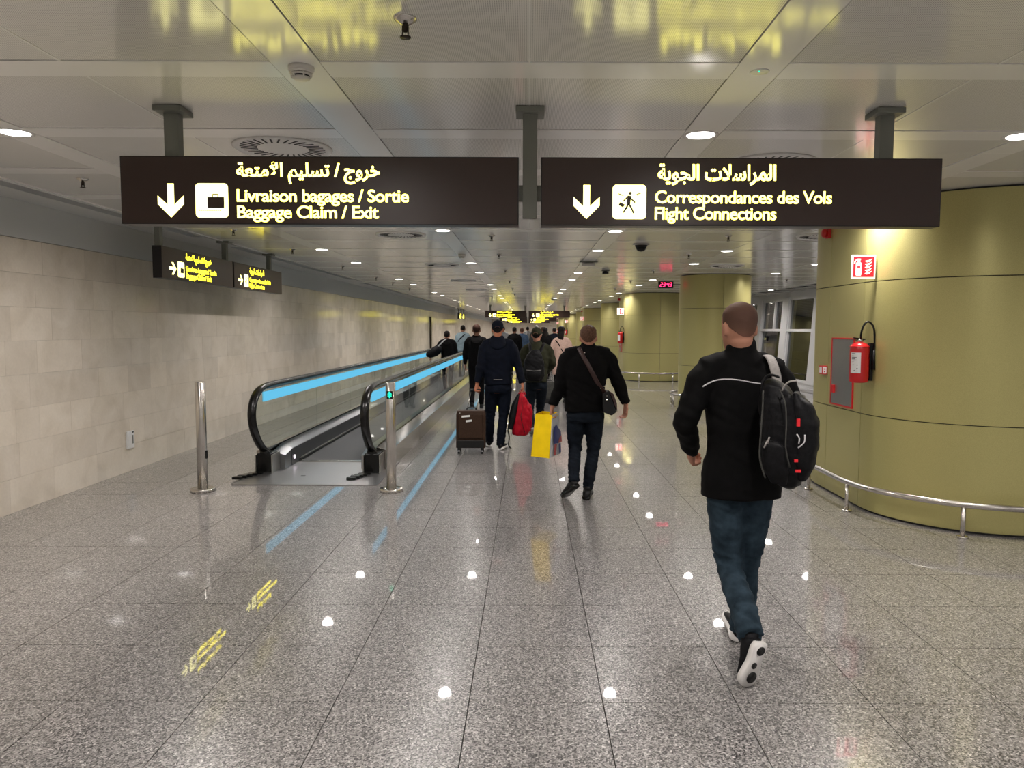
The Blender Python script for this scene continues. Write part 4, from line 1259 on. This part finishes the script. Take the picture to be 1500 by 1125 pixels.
# ---------- 1: man with the black jacket and backpack, close to the viewer
Y = 3.85
J = dict(top=at(1083, 443, Y), neck=at(1086, 519, Y), chest=at(1087, 592, Y), waist=at(1086, 655, Y), hem=at(1085, 727, Y),
         shL=at(1034, 545, Y - .02), shR=at(1137, 546, Y + .03), elL=at(1004, 617, Y - .06), wrL=at(1013, 660, Y + .17), elR=at(1172, 628, Y + .05), wrR=at(1150, 590, Y + .28),
         hpL=at(1060, 706, Y), hpR=at(1110, 706, Y), knL=at(1069, 832, Y + .02), anL=at(1098, 926, Y - .36), heL=at(1117, 944, Y - .44), toL=at(1094, 1006, Y - .42),
         knR=at(1093, 832, Y + .10), anR=at(1086, 915, Y + .12), heR=at(1080, 936, Y + .10), yaw=R(14), tilt=.04)
J['toR'] = J['heR'] + Vector((.03, .28, .02)); J['heR'].z = .004; J['toR'].z = .03
J['hdL'] = (at(1012, 671, Y + .24) - J['wrL']).normalized(); J['hnL'] = Vector((.9, .2, .2)); J['clL'] = 55; J['clR'] = 60
st = dict(voxel=.0105, girth=1.0, k=1.09, cuffw=1.2, skin=M['skin'], hair=M['stubble'], hair_style='shaved', jacket=M['blackcloth2'], trousers=M['jeans'], shoe=M['blackbag'], sole=M['shoewhite'], pads=M['black'], jg=1.0, hemw=.205, arm=1.06, leg=1.04, collar=.075, cuff=True)
p1, j1, L1 = figure('person closest to the viewer, black jacket and blue jeans, backpack on one shoulder', J, st, (1.09, 3.85, 0))
J1 = J
t1_ = mk_tree(j1, 3.5)
w2 = lambda px, py, Y_: (at(px, py, Y_).x, at(px, py, Y_).z)
pts = drape(t1_, [w2(*q, 3.72) for q in ((1031, 567), (1042, 561), (1056, 557), (1072, 556), (1090, 558), (1105, 561), (1121, 563))], .002)
MB().tube(smoothpath(pts, 3), .0036, 8).build('piping', M['pip'], p1)
pts = drape(t1_, [w2(*q, 3.72) for q in ((1040, 540), (1062, 545), (1087, 547), (1112, 546), (1130, 541))], .0005)

# backpack of person 1
def sack(mb, rows, u, w, e=2.6, n=28):
    mb.loft([sring(c, u, w, a, b, n, e) for c, a, b in rows])
bp = empty('backpack', at(1157, 632, 3.62), 'large black laptop backpack with red zip tags hanging off the close walking man', 'backpack')
u = Vector((.90, -.43, .0)).normalized(); w = Vector((.43, .90, 0)).normalized()
Yb = 3.58
q = MB()
sack(q, [(at(1128, 555, Yb), .018, .05), (at(1134, 564, Yb), .055, .085), (at(1141, 585, Yb), .090, .115), (at(1147, 620, Yb), .105, .13), (at(1149, 655, Yb), .105, .13), (at(1151, 690, Yb), .090, .115), (at(1156, 708, Yb), .055, .085), (at(1158, 714, Yb), .02, .04)], u, w, 3)
remeshed(q, .011, M['blackbag'], 'main_compartment', bp, smooth=4, folds=.006)
q = MB(); off = u * .085 - w * .02
sack(q, [(at(1139, 572, Yb) + off, .012, .05), (at(1146, 590, Yb) + off, .050, .085), (at(1153, 615, Yb) + off, .062, .105), (at(1153, 650, Yb) + off, .060, .105), (at(1150, 680, Yb) + off, .050, .095), (at(1148, 700, Yb) + off, .02, .06)], u, w, 2.6)
remeshed(q, .010, M['blackbag'], 'front_pocket', bp, smooth=4, folds=.006)
q = MB()
sack(q, [(at(1166, 600, Yb - .02) + u * .05, .012, .03), (at(1172, 618, Yb - .02) + u * .055, .028, .06), (at(1172, 645, Yb - .02) + u * .055, .030, .07), (at(1166, 670, Yb - .02) + u * .05, .014, .04)], u, w, 2.4)
remeshed(q, .009, M['blackbag'], 'outer_pocket', bp, smooth=3, folds=.004)
q = MB()
fc = -w * .135
sack(q, [(at(1134, 640, Yb) + fc, .030, .006), (at(1138, 650, Yb) + fc, .060, .018), (at(1142, 680, Yb) + fc * .98, .060, .022), (at(1146, 702, Yb) + fc * .85, .035, .014)], u, w, 3)
q.build('side_pocket', M['blackbag'], bp)
# haul handle, shoulder strap, zips, tags
A = at(1124, 556, Yb) - w * .05
MB().tube(smoothpath([at(1119, 580, Yb - .08), at(1116, 566, Yb - .09), at(1120, 554, Yb - .08), at(1129, 549, Yb - .06), at(1140, 552, Yb - .05)], 5), [(.014, .006)] * 21, 8, side=w).build('haul_handle', M['blackbag'], bp)
MB().tube(smoothpath([at(1146, 572, Yb - .14), at(1150, 564, Yb - .15), at(1157, 559, Yb - .15), at(1166, 558, Yb - .14)], 4), [(.011, .004)] * 13, 8, side=w).build('grey_handle_patch', M['straphi'], bp)
sh = [at(1116, 523, 3.93), at(1124, 521, 3.82), at(1130, 527, 3.74), at(1135, 541, 3.69), at(1138, 556, 3.66), at(1136, 568, 3.64)]
MB().tube(smoothpath(sh, 4), [(.023, .006)] * 21, 8, side=(1, -.1, 0)).build('shoulder_strap', M['straphi'], bp)
front = [at(1116, 523, 3.93), at(1117, 532, 4.02), at(1122, 560, 4.05), at(1134, 600, 4.02), at(1145, 640, 3.92), at(1150, 680, 3.80)]
MB().tube(smoothpath(front, 4), [(.023, .005)] * 21, 8, side=(1, 0, 0)).build('shoulder_strap', M['blackbag'], bp)
def bpt(px, py, d): return at(px, py, Yb - d)
MB().tube(smoothpath([bpt(1118, 572, .10), bpt(1117, 600, .125), bpt(1114, 640, .135), bpt(1113, 672, .135), bpt(1121, 700, .12)], 4), .004, 8).build('edge_piping', M['greycloth'], bp)
MB().tube(smoothpath([bpt(1142, 570, .13), bpt(1150, 590, .165), bpt(1152, 620, .18), bpt(1151, 655, .18), bpt(1157, 685, .165)], 4), .0035, 8).build('zip_track', M['greycloth'], bp)
for a_, b_ in (((1119, 656), (1125, 644)), ((1124, 650), (1127, 640))):
    MB().tube([bpt(*a_, .150), bpt(*b_, .150)], .004, 8).build('zip_pull', M['straphi'], bp)
MB().tube(smoothpath([bpt(1167, 636, .215), bpt(1171, 642, .22), bpt(1170, 650, .22)], 4), .003, 8).build('zip_pull', M['pip'], bp)
MB().tube(smoothpath([bpt(1179, 637, .22), bpt(1178, 648, .225), bpt(1169, 656, .225)], 4), .003, 8).build('zip_pull', M['pip'], bp)
for px, py, ww, hh in ((1169.5, 619, .007, .017), (1166, 675, .008, .006), (1169, 690, .012, .006)):
    c = bpt(px, py, .205)
    MB().box(c.x - ww, c.x + ww, c.y - .004, c.y + .004, c.z - hh, c.z + hh).build('red_tag', M['redplain'], bp)
print('P1 ok')

# ---------- 2: man in the black sweater with crossbody bag and yellow shopping bag
Y = 7.45
J = dict(top=at(862, 477, Y + .02), neck=at(861, 510, Y), chest=at(858, 544, Y), waist=at(857, 576, Y), hem=at(857, 603, Y),
         shL=at(831, 522, Y), shR=at(889, 521, Y), elL=at(821, 566, Y - .02), wrL=at(809, 595, Y - .03), elR=at(905, 560, Y - .02), wrR=at(917, 592, Y),
         hpL=at(843, 610, Y), hpR=at(872, 610, Y), knL=at(842, 657, Y + .03), anL=at(840, 703, Y - .22), knR=at(869, 660, Y + .05), anR=at(861, 712, Y - .05), yaw=R(-5), tilt=.10)
J['heL'] = at(845, 713, Y - .28); J['toL'] = at(826, 724, Y - .05); J['toL'].z = .004
J['heR'] = at(858, 731, Y - .13); J['heR'].z = .002; J['toR'] = J['heR'] + Vector((.05, .27, .02))
J['hdL'] = Vector((-.15, .05, -1)); J['hnL'] = Vector((1, -.1, 0)); J['clL'] = 62; J['hdR'] = Vector((-.05, .08, -1)); J['hnR'] = Vector((-.9, -.4, 0)); J['clR'] = 38
st = dict(voxel=.012, girth=1.10, k=1.02, skin=M['skin'], hair=M['hair_brown'], hair_style='short', jacket=M['blackcloth'], trousers=M['jeans_dark'], shoe=M['black'], sole=M['rubber'], jg=1.02, hemw=.182, arm=1.12, leg=1.0, collar=.055, cuff=True, jname='sweater', shoulder=1.1, hand=1.02)
p2, j2, L2 = figure('person in black sweater and dark jeans carrying a yellow shopping bag', J, st, (.56, 7.45, 0))
t2_ = mk_tree(j2, 7.0)
# crossbody bag
cb = empty('crossbody_bag', at(893, 593, 7.30), 'black leather crossbody bag on the hip of the man in black sweater', 'bag')
pts = drape(t2_, [w2(*q, 7.3) for q in ((849, 510), (852, 517), (860, 532), (868, 547), (876, 562), (884, 573), (889, 582))], .006)
MB().tube(smoothpath(pts, 3), [(.021, .0035)] * (len(pts) * 3 - 2), 8, side=(1, 0, .5)).build('strap', M['leather'], cb)
cy = Y - .19
MB().prism([(at(883, 578, cy).x, at(883, 578, cy).z), (at(892, 573, cy).x, at(892, 573, cy).z), (at(903, 604, cy).x, at(903, 604, cy).z), (at(896, 609, cy).x, at(896, 609, cy).z), (at(884, 604, cy).x, at(884, 604, cy).z)], lambda a, b_, t_: (a, cy + t_, b_), .24).build('pouch', M['black'], cb, bevel=.006)
MB().prism([(at(892, 573, cy).x + .004, at(892, 573, cy).z), (at(899, 577, cy).x, at(899, 577, cy).z), (at(904, 591, cy).x, at(904, 591, cy).z), (at(904, 604, cy).x + .004, at(903, 604, cy).z)], lambda a, b_, t_: (a, cy + .01 + t_, b_), .22).build('flap', M['leather'], cb, bevel=.003)
for px, py in ((880, 569), (885, 566), (889, 580), (889, 586)):
    c = at(px, py, cy - .01); MB().ball((c.x, c.y, c.z), .006, 8, 6).build('buckle', M['chrome'], cb)
for px, py in ((853, 512), (857, 517), (850, 519)):
    h_ = drape(t2_, [w2(px, py, 7.3)], .012)
    if h_: MB().ball(h_[0], .006, 8, 6).build('buckle', M['chrome'], cb)

# yellow shopping bag
sb = empty('shopping_bag', at(800, 668, 7.35), 'bright yellow shopping bag with printed blue and red bottle picture', 'bag')
M['yellow'] = cloth('yellow_woven_plastic', (.92, .64, .008), .06, 12, .45, bump=.1)
M['pvc'] = mat('printed_plastic', (.55, .56, .58), .3); M['blueprint'] = mat('blue_print', (.01, .02, .16), .35); M['redprint'] = mat('red_print_bag', (.40, .03, .03), .35)
a0 = at(778, 668, 7.42); a1 = at(804.5, 671, 7.28); b1 = at(822, 664, 7.60); c0 = at(785, 606, 7.42); c1 = at(808, 608, 7.34); d1 = at(817, 604, 7.55)
dep = b1 - a1; b0 = a0 + dep * .9; d0 = c0 + (d1 - c1)
q = MB(); n_ = 6
def quadgrid(mb, p00, p10, p01, p11, bulge, nn=8):
    vs = []
    nrm = (p10 - p00).cross(p01 - p00).normalized()
    for i in range(nn + 1):
        for k in range(nn + 1):
            s_, r_ = k / nn, i / nn
            p = p00.lerp(p10, s_).lerp(p01.lerp(p11, s_), r_)
            vs.append(p + nrm * (bulge * math.sin(PI * s_) * math.sin(PI * min(1, r_ * 1.1)) + .004 * noise.noise(p * 25)))
    mb.add(vs, [(i * (nn + 1) + k, i * (nn + 1) + k + 1, (i + 1) * (nn + 1) + k + 1, (i + 1) * (nn + 1) + k) for i in range(nn) for k in range(nn)], True)
quadgrid(q, a0, a1, c0, c1, .012); q.build('side_gusset', M['yellow'], sb)
q = MB(); quadgrid(q, a1, b1, c1, d1, .02); q.build('printed_face', M['pvc'], sb)
q = MB(); quadgrid(q, b0, a0, d0, c0, .01); q.build('plain_face', M['yellow'], sb)
q = MB(); quadgrid(q, b1, b0, d1, d0, .01); q.build('side_gusset', M['yellow'], sb)
MB().add([a0, a1, b1, b0], [(0, 1, 2, 3)]).build('bottom', M['yellow'], sb)
MB().tube([a0, a1], .004, 6).build('edge_trim', M['yellow'], sb); MB().tube([a1, c1], .003, 6).build('edge_trim', M['yellow'], sb); MB().tube([a0, c0], .003, 6).build('edge_trim', M['yellow'], sb)
fn_ = (b1 - a1).cross(c1 - a1).normalized()
def onface(s_, r_, o_=.026): return a1.lerp(b1, s_).lerp(c1.lerp(d1, s_), r_) + fn_ * o_
def blob(poly, m_, nm, o_=.026):
    q_ = MB(); pts_ = [onface(s_, r_, o_) for s_, r_ in poly]; q_.add(pts_, [tuple(range(len(pts_)))]); q_.build(nm, m_, sb, fix=False)
blob([(.10, .32), (.55, .30), (.92, .36), (.90, .55), (.62, .66), (.35, .76), (.12, .70)], M['blueprint'], 'print')
blob([(.55, .30), (.92, .30), (.92, .46), (.70, .42)], M['redprint'], 'print', .0275)
blob([(.16, .04), (.36, .04), (.44, .30), (.22, .30)], M['redprint'], 'print', .0265)
blob([(.60, .06), (.80, .06), (.80, .28), (.62, .28)], M['blueprint'], 'print', .0265)
hl = J['wrL'] + Vector((-.012, 0, -.095))
for s0, s1 in ((c0.lerp(c1, .15), c0.lerp(c1, .95)), (c1.lerp(d1, .05), c1.lerp(d1, .95))):
    MB().tube(smoothpath([s0 - UP * .03, s0.lerp(hl, .6), hl, s1.lerp(hl, .6), s1 - UP * .03], 4), [(.012, .003)] * 17, 8, side=(0, 0, 1) if False else (1, 0, .2)).build('handle', M['yellow'], sb)

# ---------- 3: man in the navy hooded jacket and cap
Y = 10.5
J = dict(top=at(729, 470, Y), neck=at(729, 497, Y), chest=at(729, 522, Y), waist=at(729, 545, Y), hem=at(730, 563, Y),
         shL=at(710, 506, Y), shR=at(749, 506, Y), elL=at(704, 536, Y - .05), wrL=at(699, 562, Y - .08), elR=at(759, 536, Y), wrR=at(765, 562, Y - .03),
         hpL=at(720, 570, Y), hpR=at(740, 570, Y), knL=at(718, 610, Y + .10), anL=at(717, 645, Y + .18), knR=at(737, 612, Y), anR=at(733, 650, Y - .08), yaw=0, tilt=.03)
J['heL'] = J['anL'] + Vector((-.01, -.05, 0)); J['heL'].z = .002; J['toL'] = J['heL'] + Vector((-.03, .27, .01))
J['heR'] = J['anR'] + Vector((.01, -.06, 0)); J['heR'].z = .002; J['toR'] = J['heR'] + Vector((.08, .26, .01))
J['hdL'] = Vector((-.1, -.15, -1)); J['hnL'] = Vector((.6, -.6, 0)); J['clL'] = 60; J['hdR'] = Vector((.1, 0, -1)); J['hnR'] = Vector((-1, 0, 0)); J['clR'] = 60
st = dict(voxel=.0145, girth=1.08, k=1.0, skin=M['skin_hand'], hair=M['hair_dark'], hair_style='short', cap=M['navy'], opening=M['stubble'], jacket=M['navy'], trousers=M['navy2'], shoe=M['blackbag'], sole=M['shoewhite'], hemw=.182, arm=1.05, leg=1.05, hood=True, collar=.05)
p3, j3, L3 = figure('person in navy hooded jacket and navy cap pulling a brown suitcase', J, st, (-.42, 10.5, 0))
t3_ = mk_tree(j3, 10.0)
pts = drape(t3_, [w2(*q, 10.35) for q in ((723, 556), (729, 556), (736, 556))], .003)
MB().tube(pts, .004, 6).build('hem_stripe', M['straphi'], p3)
# brown trolley suitcase
def suitcase(x, y, z0, wd, hh, dp, m_, label, grip, tilt=.12, tags=True, m_low=None):
    o = empty('suitcase', (x, y, 0), label, 'suitcase')
    T_ = lambda a, b_, c: Vector((x + a, y + b_ + c * tilt, z0 + c))
    q_ = MB()
    q_.loft([[T_(sx * wd * ss, dp * yy, c) for sx, ss, yy in ((-1, .5, -.42), (-1, .44, -.5), (1, .44, -.5), (1, .5, -.42), (1, .5, .42), (1, .44, .5), (-1, .44, .5), (-1, .5, .42))] for c, ss_ in ((.05, 1), (.06, 1), (hh * .30, 1), (hh * .30 + .002, 1), (hh - .05, 1))] + [[T_(sx * wd * ss * .93, dp * yy * .9, hh) for sx, ss, yy in ((-1, .5, -.42), (-1, .44, -.5), (1, .44, -.5), (1, .5, -.42), (1, .5, .42), (1, .44, .5), (-1, .44, .5), (-1, .5, .42))]], smooth=False)
    q_.build('shell', m_, o, bevel=.008)
    MB().hexa([T_(a, b_, c) for c in (.055, hh * .28) for b_ in (-dp * .515, dp * .5) for a in (-wd * .47, wd * .47)]).build('lower_panel', m_low or M['black'], o, bevel=.006)
    MB().hexa([T_(a, b_, c) for c in (hh * .33, hh * .93) for b_ in (-dp * .56, -dp * .48) for a in (-wd * .42, wd * .42)]).build('front_pocket', m_, o, bevel=.012)
    for sx in (-1, 1):
        for sy in (-.42, .42):
            c = T_(sx * wd * .40, dp * sy, 0)
            wo = MB().bar((c.x, c.y, .05), (c.x, c.y, z0 + .08), .035, .03).build('caster_fork', M['black'], o)
            r_ = MB(); rings = [[Vector((c.x + dx, c.y + .026 * math.cos(2 * PI * i / 14), .027 + .026 * math.sin(2 * PI * i / 14))) for i in range(14)] for dx in (-.014, .014)]
            r_.loft(rings, smooth=False); r_.build('wheel', M['rubber'], wo)
    top_ = T_(0, dp * .35, hh - .01)
    hd = grip - top_
    for sx in (-1, 1):
        MB().tube([top_ + Vector((sx * wd * .17, 0, 0)), grip + Vector((sx * wd * .15, 0, -.01))], .006, 8).build('pull_rod', M['chrome'], o)
    MB().tube([grip + Vector((-wd * .19, 0, 0)), grip + Vector((wd * .19, 0, 0))], [(.014), (.014)], 10).build('pull_grip', M['black'], o)
    MB().tube(smoothpath([T_(-.06, dp * .2, hh), T_(-.05, dp * .2, hh + .025), T_(.05, dp * .2, hh + .025), T_(.06, dp * .2, hh)], 3), .007, 8).build('carry_handle', M['black'], o)
    if tags:
        for (a, c, ww, h2) in ((-.06, hh * .86, .055, .012), (-.02, hh * .75, .04, .013)):
            MB().hexa([T_(a + aa, -dp * .56 - b_, c + cc + (aa > 0) * .01) for cc in (-h2, h2) for b_ in (.004, 0) for aa in (-ww, ww)]).build('sticker', M['label'], o)
        MB().hexa([T_(-wd * .36 + aa, -dp * .56 - b_, hh * .945 + cc) for cc in (-.008, .008) for b_ in (.004, 0) for aa in (-.008, .008)]).build('badge', M['chrome'], o)
    return o
M['suitbrown'] = cloth('brown_nylon', (.040, .022, .014), .2, 60, .5)
g3 = J['wrL'] + Vector((-.018, -.02, -.085))
suitcase(at(690, 664, 10.12).x, 10.12, .03, .385, .545, .22, M['suitbrown'], 'dark brown fabric trolley suitcase with two white stickers', g3, .06)
# red rucksack carried by hand
rb = empty('rucksack', at(764, 637, 10.45), 'bright red rucksack with black back panel carried by hand', 'rucksack')
M['redcloth'] = cloth('red_nylon', (.36, .005, .016), .2, 18, .5)
u = Vector((1, .15, 0)).normalized(); w = Vector((-.15, 1, 0)).normalized(); Yb = 10.45
q = MB(); sack(q, [(at(763, 574, Yb), .025, .04), (at(764, 582, Yb), .060, .08), (at(765, 596, Yb), .105, .11), (at(765, 612, Yb), .125, .13), (at(763, 628, Yb), .130, .13), (at(762, 636, Yb), .11, .11), (at(762, 638, Yb), .06, .06)], u, w, 2.8)
remeshed(q, .012, M['redcloth'], 'main_compartment', rb, smooth=3, folds=.012, fold_sc=(14, 14, 9))
q = MB(); o2 = -u * .09
sack(q, [(at(763, 577, Yb) + o2 * .3, .02, .05), (at(762, 592, Yb) + o2 * .8, .04, .10), (at(760, 610, Yb) + o2, .045, .125), (at(757, 628, Yb) + o2, .03, .11)], u, w, 3)
remeshed(q, .012, M['blackbag'], 'back_panel', rb, smooth=3)
q = MB(); o2 = u * .10
sack(q, [(at(766, 592, Yb) + o2, .01, .04), (at(766, 602, Yb) + o2, .035, .08), (at(765, 620, Yb) + o2, .035, .09), (at(765, 632, Yb) + o2, .015, .05)], u, w, 2.6)
remeshed(q, .012, M['redcloth'], 'side_pocket', rb, smooth=3, folds=.006)
MB().tube(smoothpath([at(764, 584, Yb - .13), at(765, 600, Yb - .145), at(763, 612, Yb - .15), at(769, 634, Yb - .12)], 4), .004, 6).build('zip_track', M['black'], rb)
MB().tube(smoothpath([at(758, 579, Yb), J['wrR'] + Vector((.005, .01, -.095)), at(770, 579, Yb)], 5), .009, 8).build('haul_loop', M['redcloth'], rb)
MB().tube(smoothpath([at(750, 618, Yb - .05), at(744, 628, Yb - .05), at(746, 640, Yb - .05), at(745, 652, Yb - .05), at(749, 657, Yb - .05)], 4), [(.009, .003)] * 17, 8, side=(1, 0, 0)).build('loose_strap', M['black'], rb)
MB().box(at(746, 625, Yb).x - .02, at(746, 625, Yb).x + .025, Yb - .08, Yb - .03, at(746, 628, Yb).z, at(746, 622, Yb).z).build('buckle', M['black'], rb, bevel=.004)

# ---------- 4: olive jacket, dark cap, black rucksack
Y = 12.0
J = dict(top=at(786, 480, Y), neck=at(787, 504, Y), chest=at(787, 525, Y), waist=at(786, 545, Y), hem=at(785, 560, Y),
         shL=at(769, 512, Y), shR=at(804, 512, Y), elL=at(765, 534, Y), wrL=at(768, 548, Y + .2), elR=at(810, 533, Y), wrR=at(799, 547, Y + .25),
         hpL=at(778, 566, Y), hpR=at(794, 566, Y), knL=at(776, 600, Y + .0), anL=at(779, 626, Y - .28), knR=at(791, 600, Y + .18), anR=at(789, 630, Y + .22), yaw=R(-10))
J['heL'] = at(779, 627, Y - .36); J['toL'] = J['heL'] + Vector((.01, .22, 0)); J['toL'].z = .004; J['heL'].z = .12
J['heR'] = J['anR'] + Vector((0, -.05, 0)); J['heR'].z = .002; J['toR'] = J['heR'] + Vector((.02, .27, .02))
J['clL'] = J['clR'] = 50
st = dict(voxel=.0148, girth=1.02, k=.97, skin=M['skin'], hair=M['hair_dark'], hair_style='short', cap=M['olivecloth'], opening=M['skin'], jacket=M['olivecloth'], trousers=M['jeans_dark'], shoe=M['blackbag'], sole=M['sole_grey'], collar=.055)
p4, j4, L4 = figure('person in olive green jacket and cap wearing a black rucksack', J, st, (.12, 12.0, 0))
rk = empty('rucksack', at(783, 556, 11.8), 'black rucksack worn on the back of the olive green jacket', 'rucksack')
u = Vector((1, 0, 0)); w = Vector((0, 1, 0)); Yb = 11.76
q = MB(); sack(q, [(at(784, 512, Yb), .05, .03), (at(783, 518, Yb), .11, .06), (at(782, 527, Yb), .15, .085), (at(782, 540, Yb), .165, .095), (at(782, 552, Yb), .165, .095), (at(782, 558, Yb), .13, .07)], u, w, 2.6)
remeshed(q, .013, M['blackbag'], 'main_compartment', rk, smooth=3, folds=.010, fold_sc=(10, 10, 14))
q = MB(); o2 = -w * .09
sack(q, [(at(782, 541, Yb) + o2, .09, .008), (at(782, 543, Yb) + o2, .11, .035), (at(782, 552, Yb) + o2, .11, .035), (at(782, 556, Yb) + o2, .09, .015)], u, w, 3)
q.build('front_pocket', M['blackbag'], rk)
MB().tube([at(771, 542, Yb - .105), at(782, 543.5, Yb - .128), at(793, 542, Yb - .105)], .004, 6).build('zip_track', M['straphi'], rk)
for sx in (-1, 1):
    MB().tube(smoothpath([at(784 + sx * 5, 520, Yb - .03), at(785 + sx * 8, 512, Yb + .07), at(786 + sx * 10, 505, Yb + .17), at(786 + sx * 11, 503, Yb + .30), at(786 + sx * 12, 515, Yb + .42)], 4), [(.024, .005)] * 17, 8, side=(1, 0, 0)).build('shoulder_strap', M['blackbag'], rk)
print('P4 ok')

# ---------- 5: woman in the pale pink coat
J = walker(.735, 17.0, 1.72, 1, .8, .5)
J['hem'] = Vector((.735, 17.0, .64)); J['elR'] = J['shR'] + Vector((.06, -.02, -.28)); J['wrR'] = J['elR'] + Vector((-.02, .2, -.12))
J['elL'] = J['shL'] + Vector((-.06, -.02, -.28)); J['wrL'] = Vector((.50, 17.05, .86)); J['yaw'] = R(-20)
for s2 in 'LR':
    J['sh' + s2].x = .735 + (J['sh' + s2].x - .735) * .86
st = dict(voxel=.017, girth=.84, k=.95, skin=M['skin'], hair=M['hair_dark'], hair_style='long', jacket=M['pink'], trousers=M['blackcloth'], shoe=M['black'], sole=M['black'], hemw=.235, jname='coat', arm=.9, collar=.03)
p5, j5, L5 = figure('person in long pale pink coat with dark loose hair and thin crossbody strap', J, st, (.735, 17, 0))
t5_ = mk_tree(j5, 16.0)
pts = drape(t5_, [w2(*q, 16.85) for q in ((814, 498), (819, 505), (824, 514), (829, 522))], .005)
MB().tube(pts, [(.012, .003)] * len(pts), 8, side=(1, 0, 0)).build('bag_strap', M['blackcloth'], p5)
suitcase(.44, 16.2, .03, .30, .50, .22, M['greycloth'], 'dark grey trolley suitcase pulled beside the pale pink coat', Vector((.50, 16.98, .80)), .10, False)

# ---------- 6: dark jacket behind the navy one
J = walker(-1.08, 15.8, 1.75, -1, .9, .8)
st = dict(voxel=.018, girth=1.0, k=1.0, skin=M['skin_dark'], hair=M['hair_auburn'], hair_style='bun', jacket=M['blackcloth'], trousers=M['blackcloth'], shoe=M['black'], sole=M['black'], arm=.95, collar=.03, hood=True)
figure('person in dark jacket with brown hair between handrail and navy jacket', J, st, (-1.08, 15.8, 0))

# ---------- 7: riders on the walkway
J = walker(-2.18, 20.5, 1.58, 1, .4, .4)
for q_ in ('top', 'neck', 'chest'): J[q_] += Vector((-.02, 0, 0))
for v in J.values():
    if isinstance(v, Vector): v.z += .012
J['elL'] = J['shL'] + Vector((-.16, 0, -.22)); J['wrL'] = J['elL'] + Vector((-.12, .1, -.16))
st = dict(voxel=.018, girth=1.02, k=1.0, skin=M['skin'], hair=M['hair_dark'], hair_style='bun', jacket=M['blackcloth'], trousers=M['blackcloth'], shoe=M['black'], sole=M['black'], hood=True, arm=1.05)
p7, j7, L7 = figure('person in black hooded jacket riding the walkway with a duffel at the side', J, st, (-2.18, 20.5, 0.012))
db = empty('duffel_bag', (-2.52, 20.3, .95), 'black duffel bag with pale stripe carried over the walkway handrail', 'bag')
MB().tube(smoothpath([(-2.72, 20.3, .92), (-2.66, 20.3, .96), (-2.5, 20.3, 1.04), (-2.38, 20.3, 1.14), (-2.34, 20.3, 1.18)], 3), lerps([.03, .10, .13, .11, .04], 3), 14).build('body', M['blackbag'], db)
MB().tube(smoothpath([(-2.40, 20.20, 1.18), (-2.33, 20.22, 1.26), (-2.26, 20.3, 1.34), (-2.2, 20.42, 1.38)], 4), [(.02, .004)] * 13, 8, side=(1, 0, 0)).build('strap', M['ltgrey'], db)
J = walker(-2.2, 25.5, 1.76, -1, .3, .3)
for v in J.values():
    if isinstance(v, Vector): v.z += .012
st = dict(voxel=.02, girth=1.05, k=1.0, skin=M['skin_dark'], hair=M['hair_dark'], hair_style='short', jacket=M['paleblue'], trousers=M['greycloth'], shoe=M['black'], sole=M['black'], jname='shirt')
p8, j8, L8 = figure('person in pale blue shirt riding farther along the walkway, dark strap over the back', J, st, (-2.2, 25.5, .012))
t8_ = mk_tree(j8, 24.5)
pts = drape(t8_, [(-2.13, 1.47), (-2.2, 1.40), (-2.28, 1.32), (-2.35, 1.22)], .006)
MB().tube(pts, [(.02, .004)] * len(pts), 8, side=(1, 0, 0)).build('strap', M['blackcloth'], p8)

# ---------- the crowd farther on
crowd = [(-.50, 27.0, 1.72, M['blackcloth'], M['hair_dark'], 'short', 'person in black top just beyond the navy capped man, small in the distance'),
         (-.25, 28.5, 1.70, M['bluecloth'], M['hair_brown'], 'short', 'person in faded blue jacket in the distant crowd'),
         (.32, 31.0, 1.80, M['greycloth'], M['hair_grey'], 'short', 'person with grey hair and dark grey jacket in the distant crowd'),
         (.62, 34.0, 1.74, M['olivecloth'], M['hair_brown'], 'short', 'person in dull green jacket in the distant crowd'),
         (.55, 25.0, 1.70, M['blackcloth'], M['hair_dark'], 'long', 'person in black with long hair ahead of the olive jacket'),
         (1.02, 30.0, 1.70, M['navy'], M['hair_dark'], 'short', 'person in navy jacket with one arm held out, beyond the pink coat'),
         (-.05, 40.0, 1.76, M['ltgrey'], M['hair_dark'], 'short', 'person in pale grey top far down the hall'),
         (-1.1, 33.0, 1.75, M['ltgrey'], M['hair_dark'], 'short', 'person in pale top beyond the dark jacket, far down the hall'),
         (.9, 44.0, 1.76, M['greycloth'], M['hair_dark'], 'short', 'person in grey far down the hall under the distant sign')]
for i, (x, y, hgt, jm, hm, hs_, lb) in enumerate(crowd):
    J = walker(x, y, hgt, 1 if i % 2 else -1, .9, .7, R((i * 37) % 21 - 10) * .5)
    if 'arm held' in lb:
        J['elR'] = J['shR'] + Vector((.20, .05, -.18)); J['wrR'] = J['elR'] + Vector((.20, .05, -.14))
    st = dict(voxel=.026, girth=1.04, k=1.0, skin=M['skin'] if i % 3 else M['skin_dark'], hair=hm, hair_style=hs_, jacket=jm, trousers=M['jeans_dark'] if i % 2 else M['blackcloth'], shoe=M['black'], sole=M['black'], group=None)
    figure(lb, J, st, (x, y, 0))
print('crowd ok')
